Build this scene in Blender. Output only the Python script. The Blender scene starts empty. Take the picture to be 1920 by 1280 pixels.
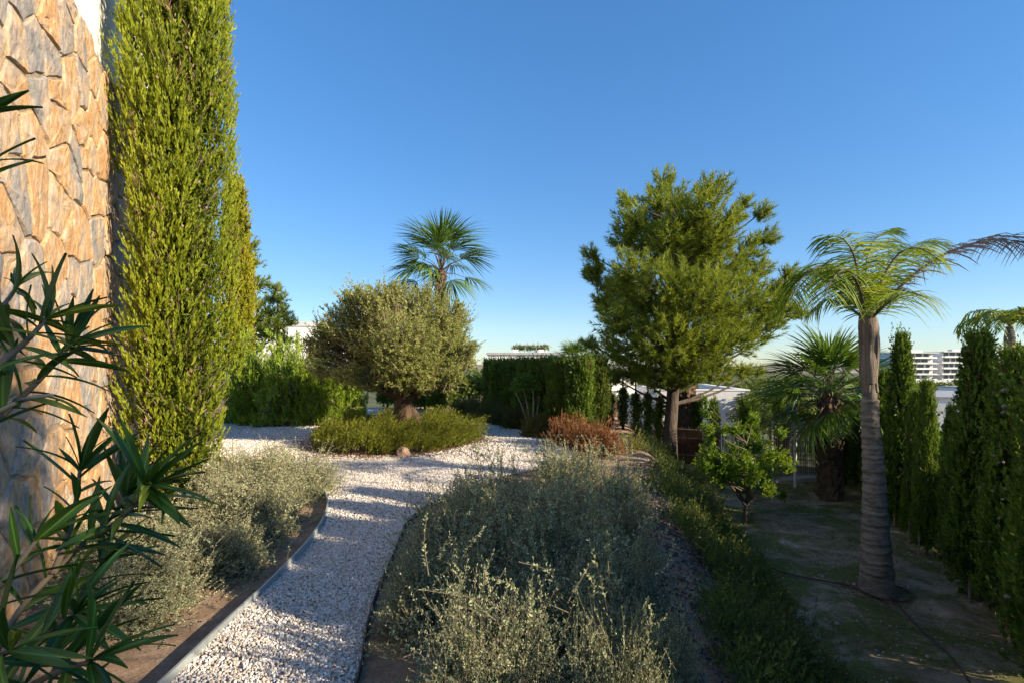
import bpy, bmesh, math, random
import numpy as np
from mathutils import Vector, Matrix, noise as mnoise

# ------------------------------------------------------------------ camera, sky, sun, exposure
scene = bpy.context.scene
COL = scene.collection
CAM_Z, FPX, HORIZON = 1.7, 960.0, 685.0
cam_data = bpy.data.cameras.new('camera')
cam_data.sensor_width = 36.0
cam_data.lens = 18.0
cam_data.shift_y = (HORIZON - 640.0) / 1920.0
cam_data.clip_start = 0.05
cam_data.clip_end = 6000.0
cam = bpy.data.objects.new('camera', cam_data)
COL.objects.link(cam)
cam.location = (0, 0, CAM_Z)
cam.rotation_euler = (math.pi / 2, 0, 0)
scene.camera = cam

SUN_AZ = math.radians(115)      # clockwise from the view direction (+Y)
SUN_EL = math.radians(21)
world = bpy.data.worlds.new('World')
scene.world = world
world.use_nodes = True
wn = world.node_tree
bgn = wn.nodes.get('Background') or wn.nodes.new('ShaderNodeBackground')
outn = wn.nodes.get('World Output') or wn.nodes.new('ShaderNodeOutputWorld')
wn.links.new(bgn.outputs[0], outn.inputs[0])
sky = wn.nodes.new('ShaderNodeTexSky')
sky.sky_type = 'NISHITA'
sky.sun_disc = False
sky.sun_elevation = SUN_EL
sky.sun_rotation = SUN_AZ
sky.air_density = 1.0
sky.dust_density = 0.1
sky.ozone_density = 2.6
hs = wn.nodes.new('ShaderNodeHueSaturation')
hs.inputs['Saturation'].default_value = 1.5
gm = wn.nodes.new('ShaderNodeGamma')
gm.inputs[1].default_value = 0.65
tn = wn.nodes.new('ShaderNodeMix')
tn.data_type = 'RGBA'
tn.blend_type = 'MULTIPLY'
tn.inputs[0].default_value = 1.0
tn.inputs[7].default_value = (.82, .94, 1.14, 1)
wn.links.new(sky.outputs[0], gm.inputs[0])
wn.links.new(gm.outputs[0], hs.inputs['Color'])
wn.links.new(hs.outputs[0], tn.inputs[6])
wn.links.new(tn.outputs[2], bgn.inputs[0])
bgn.inputs[1].default_value = 0.132

sun_data = bpy.data.lights.new('sun', 'SUN')
sun_data.energy = 4.4
sun_data.angle = math.radians(0.5)
sun_data.color = (1.0, 0.83, 0.60)
sun = bpy.data.objects.new('sun', sun_data)
COL.objects.link(sun)
SDIR = Vector((math.sin(SUN_AZ) * math.cos(SUN_EL), math.cos(SUN_AZ) * math.cos(SUN_EL), math.sin(SUN_EL)))
sun.rotation_euler = SDIR.to_track_quat('Z', 'Y').to_euler()
sun.location = (20, -10, 12)

scene.view_settings.view_transform = 'Standard'
scene.view_settings.look = 'None'
scene.view_settings.gamma = 1.0
scene.view_settings.exposure = 1.22
scene.view_settings.use_curve_mapping = False
scene.render.engine = 'CYCLES'
scene.cycles.max_bounces = 8
scene.cycles.transparent_max_bounces = 4
scene.cycles.use_denoising = True
scene.cycles.sample_clamp_indirect = 6.0


# ------------------------------------------------------------------ placing helpers
def P(px, py, d):
    """world point seen at photo pixel (px, py) at depth d metres"""
    return np.array([(px - 960.0) / FPX * d, d, CAM_Z + (HORIZON - py) / FPX * d])


def G(px, py, z=0.0):
    """point at height z seen at photo pixel"""
    d = (CAM_Z - z) * FPX / (py - HORIZON)
    return np.array([(px - 960.0) / FPX * d, d, z])


def sstep(a):
    a = np.clip(a, 0, 1)
    return a * a * (3 - 2 * a)


YE = [-4, 0, 3, 5, 8, 12, 16, 22]
XE = [0.45, .6, 1.05, 1.45, 2.1, 2.9, 3.3, 3.6]
XT = [1.5, 1.95, 2.45, 2.9, 3.5, 4.3, 4.7, 5.2]


def row_x(y):
    return 4.98 + 0.452 * (y - 5.03)


def terrain(x, y):
    x = np.asarray(x, float); y = np.asarray(y, float)
    xe = np.interp(y, YE, XE); xt = np.interp(y, YE, XT)
    z = -1.0 * sstep((x - xe) / (xt - xe))
    right = (x - row_x(y) - 1.0) * 0.9
    back = y - np.interp(x, [2.6, 4.6], [21.0, 13.6])
    e = np.maximum(right, back)
    z = z - 3.2 * sstep(e / 9.0) - 5.0 * sstep((e - 12) / 80.0)
    near = np.clip(1 - (np.abs(x) + np.abs(y)) / 60, 0, 1)
    z = z + near * sstep((x - xe) * .8) * (0.035 * np.sin(x * 2.3 + y * 1.1) + 0.03 * np.sin(x * 1.1 - y * 2.7 + 1))
    return z


def T(x, y):
    return float(terrain(x, y))


# ------------------------------------------------------------------ object helpers
def link(o, parent=None):
    COL.objects.link(o)
    if parent is not None:
        o.parent = parent
    return o


def tag(o, label=None, cat=None, group=None, kind=None):
    if label: o['label'] = label
    if cat: o['category'] = cat
    if group: o['group'] = group
    if kind: o['kind'] = kind
    return o


def thing(name, label, cat, loc=(0, 0, 0), group=None):
    o = bpy.data.objects.new(name, None)
    o.empty_display_size = 0.2
    o.location = loc
    link(o)
    return tag(o, label, cat, group)


def obj(name, me, parent=None, loc=None):
    o = bpy.data.objects.new(name, me)
    if loc is not None: o.location = loc
    return link(o, parent)


def copy_thing(root, loc, rotz=0.0, scale=1.0, label=None):
    r = root.copy()
    COL.objects.link(r)
    r.location = loc
    r.rotation_euler = (0, 0, rotz)
    r.scale = (scale, scale, scale) if not isinstance(scale, tuple) else scale
    if label: r['label'] = label
    for ch in list(root.children):
        c = ch.copy(); COL.objects.link(c); c.parent = r
        for g in list(ch.children):
            d = g.copy(); COL.objects.link(d); d.parent = c
    return r


class Buf:
    """collects numpy geometry: parts are (verts, faces(n,k), value per face, material slot)"""
    def __init__(self):
        self.V, self.F, self.n = [], [], 0

    def add(self, V, F, v=None, mi=0):
        if len(V) == 0: return self
        F = np.asarray(F, np.int64) + self.n
        if v is None: v = np.full(len(F), 0.5)
        self.V.append(np.asarray(V, float)); self.F.append((F, np.asarray(v, float), mi))
        self.n += len(V)
        return self

    def mesh(self, name, mats, smooth=False):
        V = np.concatenate(self.V)
        me = bpy.data.meshes.new(name)
        me.vertices.add(len(V))
        me.vertices.foreach_set('co', V.astype(np.float32).ravel())
        idx = np.concatenate([f.ravel() for f, _, _ in self.F])
        tot = np.concatenate([np.full(len(f), f.shape[1]) for f, _, _ in self.F])
        st = np.concatenate([[0], np.cumsum(tot)[:-1]])
        me.loops.add(len(idx))
        me.loops.foreach_set('vertex_index', idx.astype(np.int32))
        me.polygons.add(len(tot))
        me.polygons.foreach_set('loop_start', st.astype(np.int32))
        me.polygons.foreach_set('loop_total', tot.astype(np.int32))
        me.polygons.foreach_set('material_index', np.concatenate([np.full(len(f), m) for f, _, m in self.F]).astype(np.int32))
        me.polygons.foreach_set('use_smooth', np.full(len(tot), smooth))
        a = me.attributes.new('v', 'FLOAT', 'FACE')
        a.data.foreach_set('value', np.concatenate([v for _, v, _ in self.F]).astype(np.float32))
        for m in (mats if isinstance(mats, (list, tuple)) else [mats]):
            me.materials.append(m)
        me.update(calc_edges=True)
        return me


def unit(a):
    return a / np.maximum(np.linalg.norm(a, axis=-1, keepdims=True), 1e-9)


def tube(pts, rad, sides=8, rough=0.0, seed=0, cap=True, ridges=0.0):
    pts = np.asarray(pts, float); n = len(pts); rad = np.broadcast_to(rad, (n,))
    rng = np.random.default_rng(seed)
    tg = unit(np.gradient(pts, axis=0))
    ref = np.array([0.0, 0, 1]) if abs(tg[0][2]) < .9 else np.array([1.0, 0, 0])
    V = []
    u = unit(np.cross(tg[0], ref))
    ph = rng.uniform(0, 6.28, 4)
    for i in range(n):
        u = unit(u - tg[i] * np.dot(u, tg[i]))
        w = np.cross(tg[i], u)
        a = np.arange(sides) / sides * 2 * math.pi
        r = rad[i] * (1 + rough * rng.uniform(-1, 1, sides) + ridges * (np.sin(3 * a + ph[0] + i * .35) + .6 * np.sin(5 * a + ph[1] - i * .5)))
        V.append(pts[i] + (np.cos(a) * r)[:, None] * u + (np.sin(a) * r)[:, None] * w)
    V = np.concatenate(V)
    F = []
    for i in range(n - 1):
        for j in range(sides):
            k = (j + 1) % sides
            F.append((i * sides + j, i * sides + k, (i + 1) * sides + k, (i + 1) * sides + j))
    F = np.array(F)
    if cap:
        c = len(V); V = np.concatenate([V, pts[-1:], pts[:1]])
        extra = [(((n - 1) * sides + j), ((n - 1) * sides + (j + 1) % sides), c, c) for j in range(sides)]
        # use triangles for the caps: handled by caller through tubes()
        return V, F, np.array([e[:3] for e in extra] + [((j + 1) % sides, j, c + 1) for j in range(sides)])
    return V, F, None


def add_tube(buf, pts, rad, sides=8, mi=0, v=.5, **k):
    V, F, C = tube(pts, rad, sides, **k)
    n0 = buf.n
    buf.add(V, F, np.full(len(F), v), mi)
    if C is not None:
        buf.F.append((C + n0, np.full(len(C), v), mi))


def box(buf, x0, x1, y0, y1, z0, z1, mi=0, rot=0, cx=0, cy=0):
    V = np.array([(x, y, z) for z in (z0, z1) for y in (y0, y1) for x in (x0, x1)], float)
    if rot:
        c, s = math.cos(rot), math.sin(rot)
        X = V[:, 0] - cx; Y = V[:, 1] - cy
        V[:, 0] = cx + c * X - s * Y; V[:, 1] = cy + s * X + c * Y
    F = [(0, 2, 3, 1), (4, 5, 7, 6), (0, 1, 5, 4), (2, 6, 7, 3), (0, 4, 6, 2), (1, 3, 7, 5)]
    buf.add(V, F, None, mi)
    return buf


def bez(S, M, E, t):
    return (1 - t) ** 2 * S + 2 * t * (1 - t) * M + t * t * E


def stems(buf, S, E, M, r0, r1, segs=2, mi=0, v=.5):
    """thin three-sided stems, one per row"""
    n = len(S)
    if n == 0: return
    tt = np.linspace(0, 1, segs + 1)
    D = unit(E - S); ref = np.tile([0.31, 0.22, 0.93], (n, 1))
    u = unit(np.cross(D, ref)); w = np.cross(D, u)
    r0 = np.broadcast_to(r0, (n,)); r1 = np.broadcast_to(r1, (n,))
    V = np.zeros((n, segs + 1, 3, 3))
    for i, t in enumerate(tt):
        c = bez(S, M, E, t); r = (r0 * (1 - t) + r1 * t)[:, None]
        for j in range(3):
            a = j * 2.0944
            V[:, i, j] = c + r * (math.cos(a) * u + math.sin(a) * w)
    base = (np.arange(n) * (segs + 1) * 3)[:, None]
    F = []
    for i in range(segs):
        for j in range(3):
            k = (j + 1) % 3
            F.append(np.concatenate([base + i * 3 + j, base + i * 3 + k, base + (i + 1) * 3 + k, base + (i + 1) * 3 + j], 1))
    F = np.concatenate(F)
    buf.add(V.reshape(-1, 3), F, np.full(len(F), v), mi)


def leaves(buf, rng, S, E, M, nl, L, W, t0=0.2, ang=0.9, up=0.0, mi=0, vb=None, vspread=.35, fold=0.15, taper=True, tpow=1.0, droop=0.0, off=0.0):
    """leaf blades (folded quads) set along curved twigs"""
    n = len(S)
    if n == 0: return
    t = t0 + (1 - t0) * rng.random((n, nl)) ** tpow
    t[:, :2] = 0.97 + .03 * rng.random((n, 2))
    tt = t[..., None]
    Sx, Ex, Mx = S[:, None], E[:, None], M[:, None]
    p = bez(Sx, Mx, Ex, tt)
    tan = unit(2 * (1 - tt) * (Mx - Sx) + 2 * tt * (Ex - Mx))
    rv = rng.normal(size=p.shape)
    perp = unit(rv - tan * np.sum(rv * tan, -1, keepdims=True))
    a = ang * (0.6 + 0.8 * rng.random((n, nl)))[..., None]
    a[:, :2] *= .3
    d = tan * np.cos(a) + perp * np.sin(a)
    d[..., 2] += up
    d = unit(d)
    p = p + perp * off * rng.random((n, nl))[..., None]
    ll = (L * (0.65 + 0.6 * rng.random((n, nl))))[..., None]
    if taper: ll = ll * (1.05 - .35 * tt)
    ww = ll * (W / L) * (0.8 + .4 * rng.random((n, nl)))[..., None]
    s = unit(np.cross(d, rng.normal(size=p.shape)))
    nrm = np.cross(d, s)
    mid = p + d * ll * .5 + nrm * ww * fold
    tip = p + d * ll
    tip[..., 2] -= droop * ll[..., 0]
    V = np.stack([p, mid + s * ww * .5, tip, mid - s * ww * .5], 2).reshape(-1, 3)
    F = np.arange(n * nl * 4).reshape(-1, 4)
    vb = rng.random(n) if vb is None else vb
    v = np.clip(vb[:, None] * (1 - vspread) + vspread * rng.random((n, nl)), 0, 1)
    buf.add(V, F, v.ravel(), mi)


def needles(buf, rng, S, E, M, nl, L, W, t0=0.2, ang=0.7, mi=0, vb=None, up=0.0):
    n = len(S)
    t = t0 + (1 - t0) * rng.random((n, nl)); tt = t[..., None]
    Sx, Ex, Mx = S[:, None], E[:, None], M[:, None]
    p = bez(Sx, Mx, Ex, tt)
    tan = unit(2 * (1 - tt) * (Mx - Sx) + 2 * tt * (Ex - Mx))
    rv = rng.normal(size=p.shape)
    perp = unit(rv - tan * np.sum(rv * tan, -1, keepdims=True))
    a = ang * (0.4 + rng.random((n, nl)))[..., None]
    d = tan * np.cos(a) + perp * np.sin(a); d[..., 2] += up; d = unit(d)
    ll = (L * (0.6 + 0.6 * rng.random((n, nl))))[..., None]
    s = unit(np.cross(d, rng.normal(size=p.shape))) * W * .5
    V = np.stack([p - s, p + s, p + d * ll], 2).reshape(-1, 3)
    F = np.arange(n * nl * 3).reshape(-1, 3)
    vb = rng.random(n) if vb is None else vb
    v = np.clip(vb[:, None] * .7 + .3 * rng.random((n, nl)), 0, 1)
    buf.add(V, F, v.ravel(), mi)


def sphere_pts(rng, n):
    return unit(rng.normal(size=(n, 3)))


# ------------------------------------------------------------------ materials
def newmat(name):
    m = bpy.data.materials.new(name)
    m.use_nodes = True
    nt = m.node_tree
    b = nt.nodes.get('Principled BSDF')
    return m, nt, b, nt.nodes.get('Material Output')


def N(nt, t, **k):
    n = nt.nodes.new(t)
    for a, b in k.items():
        if a.startswith('i_'):
            key = a[2:]
            n.inputs[int(key) if key.isdigit() else key].default_value = b
        else:
            setattr(n, a, b)
    return n


def ramp(nt, fac, stops, interp='LINEAR'):
    r = nt.nodes.new('ShaderNodeValToRGB')
    r.color_ramp.interpolation = interp
    e = r.color_ramp.elements
    while len(e) < len(stops): e.new(0.5)
    for el, (p, c) in zip(e, stops):
        el.position = p
        el.color = (c[0], c[1], c[2], 1) if not isinstance(c, float) else (c, c, c, 1)
    nt.links.new(fac, r.inputs[0])
    return r


def leaf_mat(name, stops, trans=0.35, rough=0.55, tint=(1.25, 1.15, .6), spec=.35):
    m, nt, b, out = newmat(name)
    at = N(nt, 'ShaderNodeAttribute', attribute_name='v')
    r = ramp(nt, at.outputs['Fac'], stops)
    nt.links.new(r.outputs[0], b.inputs['Base Color'])
    b.inputs['Roughness'].default_value = rough
    b.inputs['Specular IOR Level'].default_value = spec
    tr = N(nt, 'ShaderNodeBsdfTranslucent')
    mx = N(nt, 'ShaderNodeMix', data_type='RGBA', blend_type='MULTIPLY')
    mx.inputs[0].default_value = 1.0
    nt.links.new(r.outputs[0], mx.inputs[6])
    mx.inputs[7].default_value = (*tint, 1)
    nt.links.new(mx.outputs[2], tr.inputs[0])
    ms = N(nt, 'ShaderNodeMixShader'); ms.inputs[0].default_value = trans
    nt.links.new(b.outputs[0], ms.inputs[1]); nt.links.new(tr.outputs[0], ms.inputs[2])
    nt.links.new(ms.outputs[0], out.inputs[0])
    return m


def solid_mat(name, c1, c2=None, scale=6.0, rough=.8, bump=0.3, bscale=30.0, stretch=(1, 1, 1), metal=0.0, bdist=.02, detail=6):
    m, nt, b, out = newmat(name)
    geo = N(nt, 'ShaderNodeNewGeometry')
    mp = N(nt, 'ShaderNodeMapping'); mp.inputs['Scale'].default_value = stretch
    nt.links.new(geo.outputs['Position'], mp.inputs[0])
    nz = N(nt, 'ShaderNodeTexNoise', i_Scale=scale, i_Detail=float(detail), i_Roughness=.65)
    nt.links.new(mp.outputs[0], nz.inputs['Vector'])
    c2 = c2 or tuple(x * .7 for x in c1)
    r = ramp(nt, nz.outputs[0], [(.32, c2), (.68, c1)])
    nt.links.new(r.outputs[0], b.inputs['Base Color'])
    b.inputs['Roughness'].default_value = rough
    b.inputs['Metallic'].default_value = metal
    b.inputs['Specular IOR Level'].default_value = .3
    if bump:
        n2 = N(nt, 'ShaderNodeTexNoise', i_Scale=bscale, i_Detail=8.0, i_Roughness=.7)
        nt.links.new(mp.outputs[0], n2.inputs['Vector'])
        bp = N(nt, 'ShaderNodeBump', i_Strength=bump, i_Distance=bdist)
        nt.links.new(n2.outputs[0], bp.inputs['Height'])
        nt.links.new(bp.outputs[0], b.inputs['Normal'])
    return m


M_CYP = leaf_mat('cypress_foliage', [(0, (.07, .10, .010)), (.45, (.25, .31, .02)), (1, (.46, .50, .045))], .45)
M_CYPGOLD = leaf_mat('golden_cypress_foliage', [(0, (.14, .16, .012)), (.5, (.34, .34, .022)), (1, (.46, .42, .03))], .38)
M_CYPD = leaf_mat('dark_cypress_foliage', [(0, (.045, .085, .014)), (.5, (.14, .225, .028)), (1, (.28, .38, .045))], .3)
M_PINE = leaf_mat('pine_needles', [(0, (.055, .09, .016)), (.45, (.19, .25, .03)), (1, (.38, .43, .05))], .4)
M_OLIVE = leaf_mat('olive_leaves', [(0, (.12, .14, .04)), (.5, (.33, .36, .11)), (1, (.55, .56, .22))], .38, tint=(1.1, 1.1, .5))
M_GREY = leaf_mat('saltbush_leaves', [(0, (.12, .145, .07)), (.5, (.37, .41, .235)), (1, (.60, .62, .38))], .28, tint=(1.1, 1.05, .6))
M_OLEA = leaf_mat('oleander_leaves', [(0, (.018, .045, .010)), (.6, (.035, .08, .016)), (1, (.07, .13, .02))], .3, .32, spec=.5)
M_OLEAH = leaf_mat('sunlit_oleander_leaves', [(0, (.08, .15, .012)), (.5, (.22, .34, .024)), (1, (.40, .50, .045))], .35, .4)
M_FAN = leaf_mat('fan_palm_leaf', [(0, (.035, .075, .012)), (.5, (.09, .17, .022)), (1, (.19, .28, .035))], .3, .4)
M_QUEEN = leaf_mat('queen_palm_leaflets', [(0, (.06, .11, .014)), (.5, (.19, .28, .025)), (1, (.44, .48, .04))], .35, .4)
M_DRYQ = leaf_mat('dry_palm_leaflets', [(0, (.09, .075, .075)), (1, (.20, .17, .16))], .15)
M_HEATH = leaf_mat('rosemary_bed_leaves', [(0, (.05, .075, .012)), (.5, (.17, .195, .022)), (1, (.38, .36, .035))], .3)
M_COVER = leaf_mat('creeping_groundcover_leaves', [(0, (.040, .062, .016)), (.5, (.105, .145, .032)), (1, (.25, .28, .05))], .3)
M_RUST = leaf_mat('rusty_shrub_leaves', [(0, (.16, .05, .02)), (.5, (.34, .13, .035)), (1, (.46, .24, .06))], .3, tint=(1.2, .9, .6))
M_RUSTG = leaf_mat('bronze_green_shrub_leaves', [(0, (.10, .07, .015)), (.5, (.13, .14, .02)), (.8, (.20, .19, .03)), (1, (.32, .13, .04))], .3)
M_LEMON = leaf_mat('lemon_leaves', [(0, (.05, .11, .012)), (.5, (.14, .24, .02)), (1, (.38, .44, .035))], .4)
M_YEL = leaf_mat('yellow_leaves', [(0, (.22, .22, .02)), (1, (.50, .46, .06))], .4)
M_DRY = leaf_mat('dry_litter', [(0, (.06, .035, .02)), (.5, (.17, .10, .055)), (1, (.32, .21, .13))], .1)
M_DARKLIT = leaf_mat('dark_litter', [(0, (.03, .028, .03)), (.6, (.09, .08, .08)), (1, (.22, .18, .15))], .0)
M_FAR = leaf_mat('far_foliage', [(0, (.05, .08, .02)), (.5, (.13, .17, .035)), (1, (.26, .29, .06))], .3)
M_TWIG = solid_mat('twig_bark', (.20, .16, .11), (.10, .08, .055), bump=0)
M_PTWIG = solid_mat('pale_twig', (.38, .34, .26), (.22, .19, .14), bump=0)
M_BARK = solid_mat('grey_bark', (.14, .11, .09), (.045, .035, .028), 9, .9, .9, 22, (1, 1, .25), bdist=.04)
M_OBARK = solid_mat('olive_bark', (.15, .10, .065), (.04, .028, .02), 8, .9, 1.0, 18, (1, 1, .4), bdist=.05)
M_PALMBARK = solid_mat('queen_palm_bark', (.34, .29, .24), (.12, .10, .08), 6, .85, .9, 22, (1, 1, 3.2), bdist=.03)
M_SHEATH = solid_mat('palm_sheath', (.34, .275, .22), (.09, .065, .05), 17, .85, 1.0, 34, (1, 1, .10), bdist=.035)
M_FTRUNK = solid_mat('shaggy_palm_trunk', (.20, .14, .10), (.07, .045, .03), 10, .95, 1, 26, bdist=.04)
M_WHITE = solid_mat('white_render', (.82, .80, .76), (.76, .74, .70), 1.2, .9, .15, 60, bdist=.004)
M_WHITEB = solid_mat('weathered_white_render', (.66, .66, .66), (.50, .50, .51), 1.5, .9, .15, 40, bdist=.006)  # greyer white; on the low house it carries the wall's shade as colour
M_COPING = solid_mat('grey_coping', (.40, .40, .40), (.30, .30, .31), 2, .8, .1)
M_STEEL = solid_mat('galvanised_steel', (.42, .46, .46), (.30, .33, .33), 5, .5, .1, 50, metal=.35, bdist=.002)
M_DARKSTEEL = solid_mat('dark_edging_steel', (.06, .055, .05), (.03, .028, .025), 5, .6, .2, 50, bdist=.002)
M_POLE = solid_mat('pale_grey_paint', (.55, .57, .60), (.45, .47, .50), 5, .5, .05)
M_REED = solid_mat('reed_screen', (.17, .085, .05), (.07, .035, .022), 14, .9, .3, 40, (3, 3, .5), bdist=.01)
M_PIPE = solid_mat('brown_hose', (.09, .055, .04), (.05, .03, .022), 5, .5, 0)
M_MORTAR = solid_mat('wall_mortar', (.40, .32, .22), (.24, .18, .12), 9, .95, .8, 40, bdist=.02)
M_GLASS = solid_mat('dark_window_glass', (.10, .12, .14), (.06, .075, .09), .4, .15, 0)
M_ROCK = solid_mat('garden_rock', (.36, .24, .18), (.20, .14, .11), 7, .9, .7, 18, bdist=.03)
M_CONE = solid_mat('cypress_cone', (.28, .22, .16), (.17, .13, .1), 20, .8, 0)
M_HILL = solid_mat('dry_hill_soil', (.36, .29, .21), (.17, .17, .10), .03, .95, 0)
M_STAKE = solid_mat('timber_stake', (.27, .23, .18), (.16, .13, .10), 10, .8, 0)


def mat_stone():
    m, nt, b, out = newmat('quarry_stone')
    geo = N(nt, 'ShaderNodeNewGeometry')
    oi = N(nt, 'ShaderNodeObjectInfo')
    mp = N(nt, 'ShaderNodeMapping'); mp.inputs['Scale'].default_value = (1.0, 1.0, .62)
    nt.links.new(geo.outputs['Position'], mp.inputs[0])
    # each stone gets its own slice of the noise
    addv = N(nt, 'ShaderNodeVectorMath', operation='MULTIPLY_ADD')
    cmb = N(nt, 'ShaderNodeCombineXYZ')
    nt.links.new(oi.outputs['Random'], cmb.inputs[0]); nt.links.new(oi.outputs['Random'], cmb.inputs[2])
    addv.inputs[1].default_value = (40, 40, 40)
    nt.links.new(cmb.outputs[0], addv.inputs[0]); nt.links.new(mp.outputs[0], addv.inputs[2])
    n1 = N(nt, 'ShaderNodeTexNoise', i_Scale=4.2, i_Detail=9.0, i_Roughness=.68, i_Distortion=.25)
    nt.links.new(addv.outputs[0], n1.inputs['Vector'])
    sh = N(nt, 'ShaderNodeMath', operation='MULTIPLY_ADD')
    sh.inputs[1].default_value = .28; sh.inputs[2].default_value = -.135
    nt.links.new(oi.outputs['Random'], sh.inputs[0])
    ad = N(nt, 'ShaderNodeMath', operation='ADD')
    nt.links.new(n1.outputs[0], ad.inputs[0]); nt.links.new(sh.outputs[0], ad.inputs[1])
    r = ramp(nt, ad.outputs[0], [(.28, (.23, .225, .225)), (.38, (.33, .295, .265)), (.46, (.44, .34, .25)), (.54, (.52, .36, .215)), (.62, (.50, .28, .115)), (.72, (.56, .43, .31))])
    n2 = N(nt, 'ShaderNodeTexNoise', i_Scale=26.0, i_Detail=9.0, i_Roughness=.75)
    nt.links.new(addv.outputs[0], n2.inputs['Vector'])
    r2 = ramp(nt, n2.outputs[0], [(.3, (.60, .60, .62)), (.62, (1.14, 1.12, 1.08))])
    mx = N(nt, 'ShaderNodeMix', data_type='RGBA', blend_type='MULTIPLY'); mx.inputs[0].default_value = 1
    nt.links.new(r.outputs[0], mx.inputs[6]); nt.links.new(r2.outputs[0], mx.inputs[7])
    nt.links.new(mx.outputs[2], b.inputs['Base Color'])
    b.inputs['Roughness'].default_value = .8
    n3 = N(nt, 'ShaderNodeTexNoise', i_Scale=9.0, i_Detail=10.0, i_Roughness=.62)
    nt.links.new(addv.outputs[0], n3.inputs['Vector'])
    bp = N(nt, 'ShaderNodeBump', i_Strength=.75, i_Distance=.05)
    nt.links.new(n3.outputs[0], bp.inputs['Height']); nt.links.new(bp.outputs[0], b.inputs['Normal'])
    return m


def mat_ground():
    m, nt, b, out = newmat('garden_soil')
    geo = N(nt, 'ShaderNodeNewGeometry')
    sep = N(nt, 'ShaderNodeSeparateXYZ'); nt.links.new(geo.outputs['Position'], sep.inputs[0])
    def nz(scale, det=6.0, ro=.6, dist=0.0):
        n = N(nt, 'ShaderNodeTexNoise', i_Scale=scale, i_Detail=det, i_Roughness=ro, i_Distortion=dist)
        nt.links.new(geo.outputs['Position'], n.inputs['Vector']); return n
    # lower garden: trodden grey brown earth; upper beds: orange brown soil
    low = ramp(nt, nz(1.6, 9, .7).outputs[0], [(.3, (.18, .13, .085)), (.5, (.38, .29, .20)), (.66, (.62, .50, .37))])
    up = ramp(nt, nz(5, 8, .7).outputs[0], [(.3, (.30, .19, .12)), (.7, (.60, .44, .31))])
    hz = N(nt, 'ShaderNodeMapRange'); hz.inputs[1].default_value = -.7; hz.inputs[2].default_value = -.05
    nt.links.new(sep.outputs[2], hz.inputs[0])
    m1 = N(nt, 'ShaderNodeMix', data_type='RGBA')
    nt.links.new(hz.outputs[0], m1.inputs[0]); nt.links.new(low.outputs[0], m1.inputs[6]); nt.links.new(up.outputs[0], m1.inputs[7])
    # moss and low weeds on the lower garden
    ms = ramp(nt, nz(1.1, 7, .72, .5).outputs[0], [(.44, 0.0), (.54, 1.0)])
    lowm = N(nt, 'ShaderNodeMath', operation='SUBTRACT'); lowm.inputs[0].default_value = 1.0
    nt.links.new(hz.outputs[0], lowm.inputs[1])
    mm = N(nt, 'ShaderNodeMath', operation='MULTIPLY'); nt.links.new(ms.outputs[0], mm.inputs[0]); nt.links.new(lowm.outputs[0], mm.inputs[1])
    m3 = N(nt, 'ShaderNodeMath', operation='MULTIPLY'); m3.inputs[1].default_value = .8; nt.links.new(mm.outputs[0], m3.inputs[0])
    moss = ramp(nt, nz(14, 6, .7).outputs[0], [(.3, (.05, .07, .012)), (.7, (.17, .22, .035))])
    m2 = N(nt, 'ShaderNodeMix', data_type='RGBA')
    nt.links.new(m3.outputs[0], m2.inputs[0]); nt.links.new(m1.outputs[2], m2.inputs[6]); nt.links.new(moss.outputs[0], m2.inputs[7])
    # far land turns to scrub
    far = ramp(nt, nz(.05, 8, .7).outputs[0], [(.35, (.08, .10, .035)), (.6, (.17, .17, .08)), (.75, (.30, .26, .17))])
    dist = N(nt, 'ShaderNodeMapRange'); dist.inputs[1].default_value = 22; dist.inputs[2].default_value = 40
    nt.links.new(sep.outputs[1], dist.inputs[0])
    mf = N(nt, 'ShaderNodeMix', data_type='RGBA')
    nt.links.new(dist.outputs[0], mf.inputs[0]); nt.links.new(m2.outputs[2], mf.inputs[6]); nt.links.new(far.outputs[0], mf.inputs[7])
    gr = ramp(nt, nz(60, 4, .8).outputs[0], [(.3, (.65, .65, .65)), (.7, (1.2, 1.2, 1.2))])
    mg = N(nt, 'ShaderNodeMix', data_type='RGBA', blend_type='MULTIPLY'); mg.inputs[0].default_value = 1
    nt.links.new(mf.outputs[2], mg.inputs[6]); nt.links.new(gr.outputs[0], mg.inputs[7])
    nt.links.new(mg.outputs[2], b.inputs['Base Color'])
    b.inputs['Roughness'].default_value = .95
    b.inputs['Specular IOR Level'].default_value = .15
    bp = N(nt, 'ShaderNodeBump', i_Strength=1.0, i_Distance=.06)
    nt.links.new(nz(16, 12, .78).outputs[0], bp.inputs['Height']); nt.links.new(bp.outputs[0], b.inputs['Normal'])
    return m


def mat_pebble():
    m, nt, b, out = newmat('white_marble_gravel')
    at = N(nt, 'ShaderNodeAttribute', attribute_name='rnd', attribute_type='INSTANCER')
    r = ramp(nt, at.outputs['Fac'], [(0, (.30, .25, .20)), (.15, (.44, .39, .33)), (.35, (.60, .56, .52)), (.78, (.72, .70, .67)), (.93, (.58, .48, .37)), (1, (.42, .30, .19))])
    nt.links.new(r.outputs[0], b.inputs['Base Color'])
    b.inputs['Roughness'].default_value = .7
    return m


M_STONE = mat_stone(); M_GROUND = mat_ground(); M_PEB = mat_pebble()
M_GBASE = solid_mat('gravel_bed', (.45, .40, .35), (.28, .24, .20), 55, .95, 1.0, 70, bdist=.02)

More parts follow.
